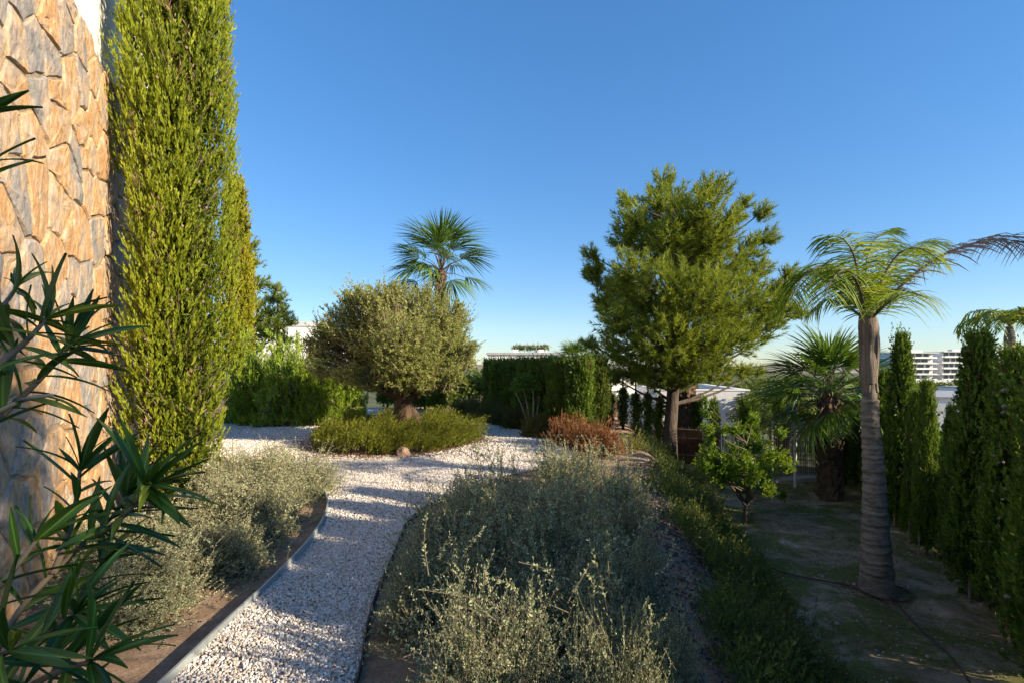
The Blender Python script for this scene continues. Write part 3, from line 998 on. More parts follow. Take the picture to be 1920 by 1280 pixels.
def bg_pines():
    for (bx, lobes, d0, lab, s) in (
        (468, [(468, 455, 22), (455, 480, 26), (480, 490, 22), (455, 520, 32), (485, 530, 26), (460, 560, 36), (485, 590, 34), (455, 610, 36), (500, 615, 28), (470, 650, 36)], 24, 'taller loose pine partly hidden behind the golden cypress', 1),
        (520, [(518, 538, 14), (508, 555, 18), (530, 560, 18), (500, 580, 24), (535, 585, 20), (520, 605, 26), (548, 600, 14), (500, 625, 26), (540, 630, 20)], 22, 'smaller rounded pine above the oleander, before the white building', 2)):
        base = np.array([(bx - 960) / FPX * d0, d0, 0.0]); base[2] = T(base[0], base[1])
        t = thing('pine_tree', lab, 'tree', base)
        H = P(bx, lobes[0][1], d0)[2] - base[2]
        tp = [(0, 0, -.1), (.05, 0, H * .5), (0, 0, H)]
        obj('trunk', trunk_mesh(tp, [.16, .1, .02], M_BARK, 8), t)
        c, br = lobed_tree(19 + s, lobes, d0, base, tp, None, M_PINE, 110, .40, 24, .19, .034, .7, limbr=.04)
        obj('crown', c, t); obj('branches', br, t)


bg_pines()


# ---- olive
def olive():
    d0 = 11.35
    base = np.array([-2.32, d0, .03])
    t = thing('olive_tree', 'old olive tree with gnarled brown trunk and broad grey green crown in the round bed', 'tree', base)
    b = Buf()
    rng = np.random.default_rng(31)
    add_tube(b, [(0, 0, -.15), (-.02, 0, .12), (-.04, .02, .35), (-.06, 0, .6), (-.07, 0, .85), (-.02, 0, 1.05), (.0, 0, 1.2)], [.36, .29, .22, .205, .21, .24, .14], 22, rough=.10, ridges=.07, seed=2)
    add_tube(b, [(.25, -.08, -.1), (.24, -.08, .15), (.22, -.05, .35), (.12, 0, .6), (0, 0, .8)], [.20, .17, .15, .12, .1], 16, rough=.14, ridges=.08, seed=3)
    for k, e in enumerate([(-.9, .2, 1.7), (.8, -.2, 1.75), (.1, .8, 1.9), (-.3, -.7, 1.75), (.15, 0, 2.2), (1.1, .4, 1.5), (-1.1, -.3, 1.45)]):
        e = np.array(e); s = np.array([-.03, 0, .95])
        m = (s + e) / 2 + np.array([0, 0, -.1])
        add_tube(b, [bez(s, m, e, q) for q in (0, .2, .4, .6, .8, 1)], np.linspace(.13, .03, 6), 8, rough=.12, seed=k)
    obj('trunk', b.mesh('trunk', M_OBARK, True), t)
    # crown: clumps over a flattened dome, twigs run outwards
    lobes = [(610, 640, 36), (600, 680, 30), (640, 600, 42), (650, 660, 45), (680, 580, 40), (705, 560, 32), (700, 630, 52), (690, 690, 34), (740, 580, 44), (780, 575, 42), (760, 640, 58, -1.2), (820, 590, 42), (850, 620, 36),
             (870, 655, 26), (820, 650, 50), (840, 690, 34), (790, 690, 40, -.9), (740, 690, 40, -1), (862, 600, 24), (660, 700, 22), (855, 705, 18), (590, 655, 22), (800, 720, 20, -.5), (640, 705, 18), (720, 650, 55, 1.2), (780, 650, 60, 1.2), (830, 640, 45, 1), (670, 640, 45, 1), (605, 620, 22), (590, 690, 18), (880, 680, 16), (740, 545, 22), (670, 550, 20), (690, 716, 18, -.5), (848, 718, 18, -.4), (760, 715, 20, -.8), (578, 640, 14), (648, 555, 16), (888, 650, 14), (860, 575, 14), (800, 545, 16)]
    bf = Buf(); br = Buf()
    for (px, py, r, *dd) in lobes:
        off = dd[0] if dd else rng.uniform(-.9, .9)
        c = P(px, py, d0 + off) - base; rm = r / FPX * d0 * 1.0
        n = int(920 * rm ** 2) + 16
        o = np.array([0, 0, 1.25])
        dirs = sphere_pts(rng, n)
        E = c + dirs * (rm * (.3 + .75 * rng.random(n) ** .6))[:, None]
        D = unit(unit(E - o) * 1.0 + unit(E - c) * .5 + np.array([0, 0, .30]) + rng.normal(0, .48, (n, 3)))
        ln = rng.uniform(.16, .38, n)
        S = E - D * ln[:, None]
        M = (S + E) / 2 + np.array([0, 0, .04])
        vb = np.clip(.3 + .45 * rng.random(n) + rng.uniform(-.12, .12), 0, 1)
        leaves(bf, rng, S, E, M, 20, .066, .025, .1, .85, up=.1, vb=vb, vspread=.5)
        stems(br, S, E, M, .006, .002, 1)
        w_ = rng.random(n) < .09
        if w_.any():
            Ew = E[w_] + D[w_] * rng.uniform(.12, .3, (w_.sum(), 1)) + np.array([0, 0, .08])
            leaves(bf, rng, E[w_], Ew, (E[w_] + Ew) / 2, 16, .06, .02, 0, .6, up=.1, vb=np.full(w_.sum(), .8))
            stems(br, E[w_], Ew, (E[w_] + Ew) / 2, .004, .0015, 1)
        q = rng.random(n) < .12
        stems(br, np.tile(o, (q.sum(), 1)) * .3 + S[q] * .7, S[q], S[q] * .9 + o * .1, .014, .006, 2)
    obj('crown', bf.mesh('crown', M_OLIVE), t); obj('branches', br.mesh('branches', M_TWIG), t)


olive()


# ---- shrub made of many fine stems
def shrub_mesh(seed, R, H, nst, nl, L, W, mat, stemmat, tlen=(.16, .46), ang=.8, t0=.35, upb=.0, bow=.15, stemr=(.004, .0015), wild=.1, flat=.9, vs=.5):
    rng = np.random.default_rng(seed)
    n = nst
    a = rng.uniform(0, 6.28, n)
    el = np.arccos(rng.random(n) * flat)     # angle from vertical
    rr = (.55 + .45 * rng.random(n) ** .5) * (1 + wild * rng.normal(size=n))
    bump = 1 + .13 * np.sin(3 * a + seed) + .1 * np.sin(5 * a + el * 4)
    E = np.stack([np.cos(a) * np.sin(el) * R, np.sin(a) * np.sin(el) * R, np.cos(el) * H], 1) * (rr * bump)[:, None]
    E[:, 2] = np.maximum(E[:, 2], .03)
    # twigs fill the shell of the dome and point outwards and up, each its own way
    E = E * (.45 + .55 * rng.random(n) ** .45)[:, None]
    D = unit(unit(E * np.array([1 / R, 1 / R, .8 / H])) * .75 + np.array([0, 0, .45]) + rng.normal(0, .42, (n, 3)))
    ln = (R * H) ** .5 * rng.uniform(tlen[0], tlen[1], n)
    S = E - D * ln[:, None]; S[:, 2] = np.maximum(S[:, 2], .01)
    M = (S + E) / 2 + rng.normal(0, .06, (n, 3)) * ln[:, None]
    E[:, 2] = np.maximum(E[:, 2] + upb, .02)
    fb, sb = Buf(), Buf()
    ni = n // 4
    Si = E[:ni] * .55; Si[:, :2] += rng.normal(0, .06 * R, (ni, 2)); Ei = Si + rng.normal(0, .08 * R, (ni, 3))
    leaves(fb, rng, Si, Ei, (Si + Ei) / 2, 8, L * 1.8, W * 2.2, 0, 1.2, vb=np.zeros(ni), vspread=.25)  # dark inner leaves fill the mound, its inner shade put into their colour
    leaves(fb, rng, S, E, M, nl, L, W, t0, ang, vb=rng.random(n), vspread=vs)
    stems(sb, S, E, M, stemr[0], stemr[1], 2)
    return fb.mesh('foliage', mat), sb.mesh('stems', stemmat)


def make_shrub(name, label, cat, loc, meshes, scale=1, rz=0, group=None):
    t = thing(name, label, cat, loc, group)
    t.rotation_euler = (0, 0, rz); t.scale = (scale, scale, scale) if not isinstance(scale, tuple) else scale
    obj('foliage', meshes[0], t); obj('stems', meshes[1], t)
    return t


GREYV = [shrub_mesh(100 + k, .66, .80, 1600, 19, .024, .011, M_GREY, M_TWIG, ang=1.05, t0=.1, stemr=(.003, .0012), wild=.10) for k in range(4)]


def grey_shrubs():
    spots = [  # x, y, scale xyz, label
        (-.30, 5.95, (1.15, 1.1, .85), 'grey green saltbush at the back left of the big clump, by the path bend'),
        (.75, 6.9, (1.15, 1.1, .9), 'grey saltbush at the far end of the big clump, in front of the rusty shrub'),
        (.30, 5.1, (1.25, 1.2, 1.0), 'broad grey saltbush in the middle of the clump beside the gravel'),
        (1.18, 5.95, (.8, .95, .85), 'grey saltbush at the top of the slope above the creeping cover'),
        (-.42, 4.4, (1.0, 1.0, .95), 'olive grey saltbush leaning over the dark path edging'),
        (.42, 4.05, (1.0, 1.0, 1.05), 'tall grey saltbush in the centre of the foreground clump'),
        (.92, 4.7, (.62, .85, .85), 'grey saltbush on the right flank above the bare slope'),
        (-.45, 3.4, (.8, .85, .85), 'olive saltbush near the camera on the path side of the clump'),
        (.30, 3.15, (.95, .8, .95), 'grey saltbush in the foreground centre with dark hollows'),
        (.70, 3.45, (.6, .7, .85), 'pale saltbush near the camera at the slope edge'),
        (-.12, 2.52, (.76, .55, 1.12), 'sunlit cream leaved saltbush at the bottom centre edge of the photo'),
        (.50, 2.48, (.55, .5, .92), 'sunlit saltbush with upright sprigs at the bottom, right of centre'),
        (.78, 2.72, (.36, .45, .6), 'small saltbush at the bottom beside the bare slope'),
        (-3.1, 5.9, (1.1, 1.0, 1.05), 'grey green saltbush against the foot of the tall cypress'),
        (-2.85, 6.75, (.95, .95, .95), 'rounded saltbush where the left steel edging ends'),
        (-2.72, 5.2, (1.05, 1.05, .95), 'pale saltbush between the tall cypress and the steel edging'),
        (-3.2, 4.4, (.9, .9, .85), 'cream saltbush at the foot of the stone wall behind the oleander'),
        (-2.5, 4.35, (.85, .85, .66), 'low sunlit saltbush beside the orange soil strip'),
        (-2.62, 3.6, (.9, .8, .62), 'low sunlit saltbush in the bottom left behind the oleander leaves'),
        (-3.8, 7.6, (.9, .8, .7), 'grey saltbush behind the cypress near the far gravel'),
    ]
    rng = np.random.default_rng(3)
    for i, (x, y, s, lab) in enumerate(spots):
        kz = rng.uniform(.90, 1.24)
        s = (s[0] * .93, s[1] * .93, s[2] * kz) if i < 13 else (s[0] * 1.05, s[1] * 1.05, s[2] * rng.uniform(.95, 1.15))
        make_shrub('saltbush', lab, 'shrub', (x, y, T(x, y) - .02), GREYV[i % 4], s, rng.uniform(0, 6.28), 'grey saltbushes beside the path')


grey_shrubs()


def long_sprigs():
    """long pale sprigs standing out of the clump"""
    rng = np.random.default_rng(55)
    fb, sb = Buf(), Buf()
    n = 156
    y = np.concatenate([rng.uniform(3.6, 6.8, 130), rng.uniform(2.3, 3.6, 26)]); x = -.5 + (np.interp(y, YE, XE) - .25 + .5) * rng.random(n)
    S = np.stack([x, y, np.full(n, .52)], 1)
    E = S + np.stack([rng.normal(0, .13, n), rng.normal(0, .13, n), rng.uniform(.12, .36, n)], 1)
    M = (S + E) / 2 + rng.normal(0, .05, (n, 3))
    leaves(fb, rng, S, E, M, 44, .027, .0115, .1, 1.0, vb=.2 + .6 * rng.random(n))
    stems(sb, S, E, M, .0032, .0012, 2)
    o = obj('shrub_sprigs', fb.mesh('shrub_sprigs', M_GREY)); tag(o, 'long leafy pale sprigs standing out of the foreground saltbush clump', 'sprigs', kind='stuff')
    obj('sprig_stems', sb.mesh('sprig_stems', M_TWIG), o)


long_sprigs()


# ---- round bed
def round_bed():
    rng = np.random.default_rng(66)
    # mulch ring
    b = Buf()
    ring = 48; V = [(BED_C[0], BED_C[1], .05)]
    for a in np.arange(ring) / ring * 2 * math.pi:
        r = 1 + .05 * math.sin(3 * a + 1) + .04 * math.sin(5 * a)
        V.append((BED_C[0] + BED_R[0] * r * math.cos(a), BED_C[1] + BED_R[1] * r * math.sin(a), .012))
    F = np.array([(0, 1 + i, 1 + (i + 1) % ring) for i in range(ring)])
    b.add(np.array(V), F)
    tag(obj('bed_soil', b.mesh('bed_soil', solid_mat('bed_mulch', (.20, .12, .075), (.09, .055, .035), 18, .95, .9, 50))), kind='structure')
    n = 7800
    a = rng.uniform(0, 6.28, n); r = np.sqrt(rng.random(n)) * .93
    x = BED_C[0] + np.cos(a) * r * BED_R[0]; y = BED_C[1] + np.sin(a) * r * BED_R[1]
    hgt = .64 * (1 - .42 * r ** 4) * (.78 + .34 * np.sin(x * 6.1 + 1.4 * np.sin(y * 2.9)) * np.sin(y * 5.3 + 1)) * rng.uniform(.75, 1.15, n)
    S = np.stack([x, y, np.maximum(hgt - .30, .02)], 1)
    E = np.stack([x + np.cos(a) * .14 * r + .12 + rng.normal(0, .05, n), y + np.sin(a) * .12 * r + rng.normal(0, .05, n), hgt], 1)
    M = (S + E) / 2 + np.stack([-.03 + 0 * a, 0 * a, .03 + 0 * a], 1)
    fb = Buf(); leaves(fb, rng, S, E, M, 15, .048, .018, .05, .5, up=.2, vb=np.clip(rng.normal(.45, .24, n), 0, 1))
    o = obj('rosemary_cover', fb.mesh('rosemary_cover', M_HEATH))
    tag(o, 'dense feathery green rosemary cover filling the round bed under the olive', 'ground cover', kind='stuff')
    make_shrub('lavender_bush', 'small grey lavender bush in the round bed left of the olive trunk', 'shrub', (-3.05, 12.0, .12), GREYV[1], (.75, .6, .62))
    # leaf litter
    n = 5200
    a = rng.uniform(0, 6.28, n); r = rng.normal(.99, .10, n)
    x = BED_C[0] + np.cos(a) * r * BED_R[0]; y = BED_C[1] + np.sin(a) * r * BED_R[1]
    # litter under the shrubs to the left and right of the gravel too
    x2 = rng.uniform(-7.6, -4.6, 1600); y2 = rng.normal(15.0, .35, 1600) 
    x3 = rng.uniform(-.6, .2, 500) * 0 + np.interp(rng.random(500), [0, 1], [-.6, 1.7]); y3 = np.interp(x3, [-.9, 0, 1, 1.4], [15.2, 14.2, 11.9, 10.4]) + rng.normal(0, .12, 500)
    x = np.concatenate([x, x2, x3]); y = np.concatenate([y, y2, y3]); n = len(x)
    S = np.stack([x, y, rng.uniform(.015, .04, n)], 1); d = unit(np.stack([rng.normal(size=n), rng.normal(size=n), rng.normal(0, .25, n)], 1))
    fb = Buf(); leaves(fb, rng, S, S + d * .02, S + d * .01, 2, .055, .022, 0, .3)
    tag(obj('dry_leaf_litter', fb.mesh('dry_leaf_litter', M_DRY)), 'brown dry leaf litter round the olive bed and along the gravel', 'leaf litter', kind='stuff')


round_bed()


def rock(name, label, px, py, size, seed):
    bm = bmesh.new(); bmesh.ops.create_icosphere(bm, subdivisions=3, radius=1)
    for v in bm.verts:
        k = 1 + .32 * mnoise.noise(v.co * 1.3 + Vector((seed * 3.1, 0, 0))) + .12 * mnoise.noise(v.co * 3.5)
        v.co = Vector((v.co.x * size[0], v.co.y * size[1], v.co.z * size[2])) * k
    me = bpy.data.meshes.new(name); bm.to_mesh(me); bm.free(); me.materials.append(M_ROCK)
    p = G(px, py, .03)
    tag(obj(name, me, None, (p[0], p[1], .05)), label, 'rock')


rock('rock', 'brown boulder at the front left rim of the round bed', 655, 842, (.19, .14, .13), 1)
rock('rock', 'brown boulder at the front rim of the round bed below the olive trunk', 756, 852, (.13, .11, .14), 2)


# ---- sunlit oleander mass at the left
def oleander_hedge():
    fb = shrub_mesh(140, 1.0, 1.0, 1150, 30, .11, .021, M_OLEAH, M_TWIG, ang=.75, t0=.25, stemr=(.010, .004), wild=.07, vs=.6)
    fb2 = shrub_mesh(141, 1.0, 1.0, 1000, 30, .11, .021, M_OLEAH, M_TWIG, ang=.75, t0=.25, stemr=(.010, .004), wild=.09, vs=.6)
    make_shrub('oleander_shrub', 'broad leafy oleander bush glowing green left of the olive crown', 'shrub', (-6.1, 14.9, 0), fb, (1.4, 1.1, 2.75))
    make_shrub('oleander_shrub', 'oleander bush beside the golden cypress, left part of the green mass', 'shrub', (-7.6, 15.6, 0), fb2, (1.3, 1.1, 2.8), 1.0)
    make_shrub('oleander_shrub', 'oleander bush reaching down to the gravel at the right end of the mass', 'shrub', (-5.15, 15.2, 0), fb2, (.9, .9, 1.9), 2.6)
    # strap leaved plant at its foot
    rng = np.random.default_rng(9)
    b = Buf(); n = 70
    a = rng.uniform(0, 6.28, n)
    for k, (x0, y0) in enumerate(((-6.9, 14.3), (-6.3, 14.25), (-7.5, 14.4))):
        bb = Buf(); n = 34; a = rng.uniform(0, 6.28, n)
        S = np.stack([np.cos(a) * .04, np.sin(a) * .04, 0 * a], 1); E = np.stack([np.cos(a) * .34, np.sin(a) * .34, rng.uniform(.1, .38, n)], 1)
        ribbon(bb, S, (S + E) / 2 + np.array([0, 0, .16]), E, .035, 4, rng)
        t = obj('strap_leaf_plant', bb.mesh('strap_leaf_plant', M_YEL), None, (x0, y0, 0))
        tag(t, ['yellow green strap leaved plant in front of the oleander, middle of three', 'yellow green strap leaved plant nearest the olive bed', 'yellow green strap leaved plant nearest the golden cypress'][k], 'plant', 'strap leaved plants at the oleander foot')


def ribbon(buf, S, M, E, W, segs, rng, mi=0, v=None, taper=True, side=None, sag=0.0):
    n = len(S)
    D = unit(E - S)
    side = unit(np.cross(D, np.array([0, 0, 1.0]) + rng.normal(0, .3, (n, 3)))) if side is None else side
    V = np.zeros((n, segs + 1, 2, 3))
    W = np.broadcast_to(W, (n,))
    for i in range(segs + 1):
        t = i / segs
        c = bez(S, M, E, t); c = c.copy(); c[:, 2] -= sag * t ** 3
        w = W * (math.sin(math.pi * (.15 + .85 * t)) ** .7 if taper else (1 - t) ** .6 * 1.0)
        w = np.maximum(w, .0008)[:, None] * .5
        V[:, i, 0] = c - side * w; V[:, i, 1] = c + side * w
    base = (np.arange(n) * (segs + 1) * 2)[:, None]
    F = np.concatenate([np.concatenate([base + 2 * i, base + 2 * i + 1, base + 2 * i + 3, base + 2 * i + 2], 1) for i in range(segs)])
    v = rng.random(n) if v is None else v
    buf.add(V.reshape(-1, 3), F, np.tile(v, segs), mi)


oleander_hedge()


# ---- clipped cypress hedge in the middle
def clipped_hedge():
    flat = lambda u: np.interp(u, [0, .05, .9, 1], [.75, 1, 1, .92])
    var = [cypress_crown(200 + k, 1.95, .34, .1, 1500, 15, .07, .024, M_CYPD if k else M_CYPD, plumes=9, prof=flat, brown=.03) for k in range(3)]
    alt_crown = cypress_crown(210, 1.95, .34, .1, 1800, 16, .06, .022, leaf_mat('fresh_hedge_foliage', [(0, (.04, .07, .012)), (.5, (.11, .16, .022)), (1, (.24, .28, .04))], .35), plumes=9, prof=flat, brown=.03)  # second foliage tone, used on every other hedge tree
    tm = trunk_mesh([(0, 0, -.1), (0, 0, 1.5)], [.05, .03], M_BARK, 6)
    u = np.array([-.374, .927]); nr = np.array([.927, .374])
    L0 = np.array([1.55, 11.65]); rng = np.random.default_rng(12)
    words_ = ['nearest', 'second', 'third', 'fourth', 'fifth', 'sixth', 'seventh', 'eighth', 'ninth', 'tenth', 'eleventh', 'farthest']
    def put(p, lab, k, w=1.0):
        z = T(p[0], p[1])
        t = thing('hedge_cypress', lab, 'tree', (p[0], p[1], z), 'clipped cypresses of the flat topped hedge')
        o = obj('crown', alt_crown if k % 2 else var[k % 3], t); o.rotation_euler = (0, 0, rng.uniform(0, 6)); o.scale = (w, w, (1.84 - z) / 2.03 * rng.uniform(.99, 1.01))
        obj('trunk', tm, t)
    for i in range(12):
        put(L0 + u * .53 * i, words_[i] + ' clipped cypress of the hedge, on its shaded side facing the gravel', i, .92)
    for i in range(6):
        put(L0 + u * (.53 * i + .02) + nr * .44, (['sunlit clipped cypress at the right corner of the hedge end'] + [w_ + ' clipped cypress of the back file of the hedge' for w_ in words_[1:6]])[i], i + 1, .92)
    # row of hedge cypress continuing left behind the olive
    for i in range(5):
        x = -2.75 - i * .6; y = 19.2 + i * .5
        t = thing('hedge_cypress', ['first', 'second', 'third', 'fourth', 'fifth'][i] + ' dark hedge cypress from the right behind the olive crown', 'tree', (x, y, 0), 'hedge behind the olive')
        o = obj('crown', var[i % 3], t); o.scale = (1.15, 1.15, .9); obj('trunk', tm, t)


clipped_hedge()


# ---- low bronze and rusty shrubs by the gravel
def low_shrubs():
    rg = shrub_mesh(151, 1, 1, 1300, 20, .055, .026, M_RUSTG, M_TWIG, (.08, .22), ang=.8, t0=.2, stemr=(.008, .003), wild=.06)
    rr = shrub_mesh(152, 1, 1, 1600, 18, .042, .020, M_RUST, M_TWIG, (.07, .19), ang=.8, t0=.2, stemr=(.008, .003), wild=.06)
    spots = [(-1.05, 16.1, .5, .85), (-.62, 15.45, .5, .85), (-.25, 14.75, .48, .8), (.12, 13.9, .46, .78), (.62, 12.2, .46, .75), (1.12, 10.85, .46, .80), (1.65, 10.9, .42, .72), (-1.6, 16.9, .55, .8)]
    labs = ['bronze green low bush nearest the olive crown in the right border', 'bronze green low bush second from the olive in the right border', 'bronze green low bush under the round crowned standard shrub', 'bronze green bush behind the curve of the gravel', 'bronze green bush just left of the orange one', 'orange tinted bush left of the rust red bush by the gravel', 'bronze bush at the foot of the hedge end', 'bronze bush half hidden by the olive crown']
    for i, ((x, y, r, h), lab) in enumerate(zip(spots, labs)):
        make_shrub('border_shrub', lab, 'shrub', (x, y, T(x, y)), rr if i == 5 else rg, (r, r, h), i * 1.1, 'low bronze shrubs in the right border')
    make_shrub('rusty_shrub', 'rust red dome shaped bush at the end of the gravel', 'shrub', (1.60, 9.9, 0), rr, (.60, .58, .80))
    ym = shrub_mesh(153, 1, 1, 130, 34, .05, .02, M_YEL, M_TWIG, ang=.7, t0=.3, stemr=(.006, .003), wild=.1)
    make_shrub('yellow_shrub', 'small yellow leaved shrub right of the rusty bush', 'shrub', (2.35, 10.3, T(2.35, 10.3)), ym, (.42, .4, .55))
    # multi-stem standard shrub with round clipped crown
    x, y = .33, 12.95
    t = thing('standard_shrub', 'multi stemmed shrub with pale bare stems and round crown before the hedge', 'shrub', (x, y, 0))
    b = Buf()
    for k, e in enumerate(((-.25, 0, 1.05), (-.05, .1, 1.15), (.2, 0, 1.1), (.38, .1, 1.05))):
        e = np.array(e); s = np.array([.12 + k * .03, 0, 0])
        add_tube(b, [bez(s, (s + e) / 2 + np.array([.04, 0, .1]), e, q) for q in (0, .33, .66, 1)], [.025, .022, .018, .014], 6, seed=k)
    obj('stem', b.mesh('stem', M_PTWIG), t)['kind'] = 'stuff'
    fb = Buf(); rng = np.random.default_rng(5); n = 620
    d = sphere_pts(rng, n); d[:, 2] = np.abs(d[:, 2]) * 1.1 - .35
    c = np.array([.02, 0, 1.2]); E = c + d * np.array([.44, .44, .42]) * (.6 + .4 * rng.random((n, 1))); S = c + (E - c) * .55
    leaves(fb, rng, S, E, (S + E) / 2, 26, .045, .02, 0, .8)
    obj('crown', fb.mesh('crown', M_CYPD), t)


low_shrubs()


# ---- fan palms
def fan_mesh(seed, pet, R, segs=30, droop=.25, spread=2.5, mat=None, W=.05):
    """one palmate leaf: petiole along +X, blade of pointed segments"""
    rng = np.random.default_rng(seed)
    b = Buf()
    add_tube(b, [(0, 0, 0), (pet * .5, 0, pet * .10), (pet, 0, pet * .06)], [.028, .016, .010], 5, mi=1)
    c = np.array([pet, 0, pet * .06])
    a = np.linspace(-spread / 2, spread / 2, segs) + rng.normal(0, .015, segs)
    rr = R * (1 - .22 * np.abs(a / (spread / 2)) ** 2) * rng.uniform(.93, 1.05, segs)
    D = np.stack([np.cos(a), np.sin(a), .12 + .10 * ((np.arange(segs) % 2) - .5)], 1)
    S = np.tile(c, (segs, 1)); E = c + D * rr[:, None]
    Mx = c + D * rr[:, None] * .5 + np.array([0, 0, .06 * R])
    E = E + np.stack([0 * a, 0 * a, -droop * R * rng.uniform(.5, 1.3, segs)], 1)
    # blade: joined near the middle, free at the tips
    side = np.stack([-np.sin(a), np.cos(a), np.full(segs, .25) * ((np.arange(segs) % 2) * 2 - 1)], 1)
    side = unit(side)
    V = np.zeros((segs, 6, 2, 3)); ts = [0, .2, .42, .62, .82, 1]
    for i, t in enumerate(ts):
        cc = bez(S, Mx, E, t)
        full = spread / segs * R * t * 1.12
        w = full if t <= .45 else max(.002, spread / segs * R * .55 * 1.12 * (1 - (t - .45) / .55) ** .6)
        V[:, i, 0] = cc - side * w * .5; V[:, i, 1] = cc + side * w * .5
    base = (np.arange(segs) * 12)[:, None]
    F = np.concatenate([np.concatenate([base + 2 * i, base + 2 * i + 1, base + 2 * i + 3, base + 2 * i + 2], 1) for i in range(5)])
    vv = np.clip(rng.normal(.45, .15, segs), 0, 1)
    b.add(V.reshape(-1, 3), F, np.tile(vv, 5))
    return b.mesh('frond', [mat or M_FAN, M_TWIG])


def place_frond(me, parent, origin, yaw, pitch, scale, roll=0.0, name='frond'):
    o = obj(name, me, parent, origin)
    o.rotation_mode = 'QUATERNION'
    m = Matrix.Rotation(yaw, 4, 'Z') @ Matrix.Rotation(-pitch, 4, 'Y') @ Matrix.Rotation(roll, 4, 'X')
    o.rotation_quaternion = m.to_quaternion(); o.scale = (scale,) * 3
    return o


def shaggy_trunk(h, r0, r1, seed, n=170, lean=(0, 0)):
    rng = np.random.default_rng(seed)
    b = Buf()
    k = 8
    pts = [(lean[0] * (i / (k - 1)) ** 2, lean[1] * (i / (k - 1)), -.1 + (h + .1) * i / (k - 1)) for i in range(k)]
    rad = np.linspace(r0, r1, k)
    add_tube(b, pts, rad, 14, rough=.08, seed=seed)
    for i in range(n):
        f = (i + rng.random()) / n
        z = f * h; a = i * 2.399 + rng.normal(0, .15)
        r = np.interp(f, [0, 1], [r0, r1])
        c = np.array([lean[0] * f * f + math.cos(a) * r * .93, lean[1] * f + math.sin(a) * r * .93, z])
        o = np.array([math.cos(a), math.sin(a), 0]); s = np.array([-o[1], o[0], 0])
        L, W, Tk = rng.uniform(.10, .17), rng.uniform(.045, .07), rng.uniform(.02, .05)
        top = c + o * rng.uniform(.03, .09) + np.array([0, 0, L])
        V = [c - s * W, c + s * W, c + o * Tk, top - s * W * .55, top + s * W * .55, top + o * Tk * .6 + np.array([0, 0, -.02])]
        b.add(np.array(V), [(0, 2, 5, 3), (2, 1, 4, 5), (1, 0, 3, 4)], rng.random(3))
        b.F.append((np.array([[3, 5, 4]]) + b.n - 6, np.array([.9]), 0))
    return b.mesh('trunk', M_FTRUNK)


def fan_palms():
    big = [fan_mesh(300 + k, .62, .80, 32, .22 + .12 * k, 2.7) for k in range(3)]
    # palm in the lower garden
    x, y = (1556 - 960) / FPX * 10.4, 10.4
    z = T(x, y); h = P(1556, 738, 10.4)[2] - z
    t = thing('fan_palm', 'bushy dark green fan palm with shaggy short trunk beside the fence', 'palm', (x, y, z))
    obj('trunk', shaggy_trunk(h, .21, .16, 5, 150), t)
    rng = np.random.default_rng(70)
    for i in range(34):
        f = i / 34
        pitch = 1.35 - 2.05 * f + rng.normal(0, .08)
        place_frond(big[int(rng.integers(0, 3))], t, (0, 0, h - .02 - .12 * f), i * 2.399, pitch, 1.12 * rng.uniform(.85, 1.1), rng.normal(0, .35))
    # tall palm behind the olive
    d = 19.9; x = (826 - 960) / FPX * d; h = P(826, 508, d)[2]
    t = thing('fan_palm', 'tall fan palm rising behind the olive crown against the sky', 'palm', (x, d, 0))
    b = Buf()
    pts = [(0, 0, -.1), (0, 0, 1), (-.02, 0, 3), (.02, 0, h * .85), (.0, 0, h)]
    add_tube(b, pts, [.30, .24, .2, .2, .2], 12, rough=.05, seed=4)
    obj('trunk', shaggy_trunk(h, .27, .19, 6, 330), t)
    tall = [fan_mesh(310 + k, 1.0, 1.25, 34, .40 + .15 * k, 2.3) for k in range(3)]
    for i in range(24):
        f = i / 24
        pitch = 1.4 - 1.75 * f + rng.normal(0, .12)
        place_frond(tall[i % 3], t, (0, 0, h + .05 - .15 * f), i * 2.399 + .4, pitch, rng.uniform(.92, 1.12), rng.normal(0, .3))
    # dark palm trunk behind the pine, crown inside the pine
    x = (1284 - 960) / FPX * 14.2; z = T(x, 14.2)
    t = thing('fan_palm', 'dark shaggy palm trunk standing just right of the pine trunk', 'palm', (x, 14.2, z))
    obj('trunk', shaggy_trunk(2.7, .30, .27, 7, 190), t)
    for i in range(14):
        place_frond(big[i % 3], t, (0, 0, 2.75), i * 2.399, .9 - i * .06, .9, 0)
    # frond tops behind the hedge
    x = (1078 - 960) / FPX * 20; z = T(x, 20)
    t = thing('fan_palm', 'fan palm crown peeking over the clipped hedge end', 'palm', (x, 20, z))
    hh = P(1078, 668, 20)[2] - z - .3
    obj('trunk', shaggy_trunk(hh, .25, .2, 8, 60), t)
    for i in range(16):
        place_frond(big[i % 3], t, (0, 0, hh), i * 2.399, 1.35 - i * .09, .78, 0)
    # palm behind the fence between pine and hedge with drooping frond
    x = (1150 - 960) / FPX * 20.5; z = T(x, 20.5)
    t = thing('fan_palm', 'low palm with drooping dark fronds in front of the white house', 'palm', (x, 20.5, z))
    hh = P(1150, 742, 20.5)[2] - z
    obj('trunk', shaggy_trunk(hh, .2, .18, 9, 40), t)
    for i in range(8):
        place_frond(big[i % 3], t, (0, 0, hh), i * 2.399, .55 - i * .09, .62, 0)


fan_palms()


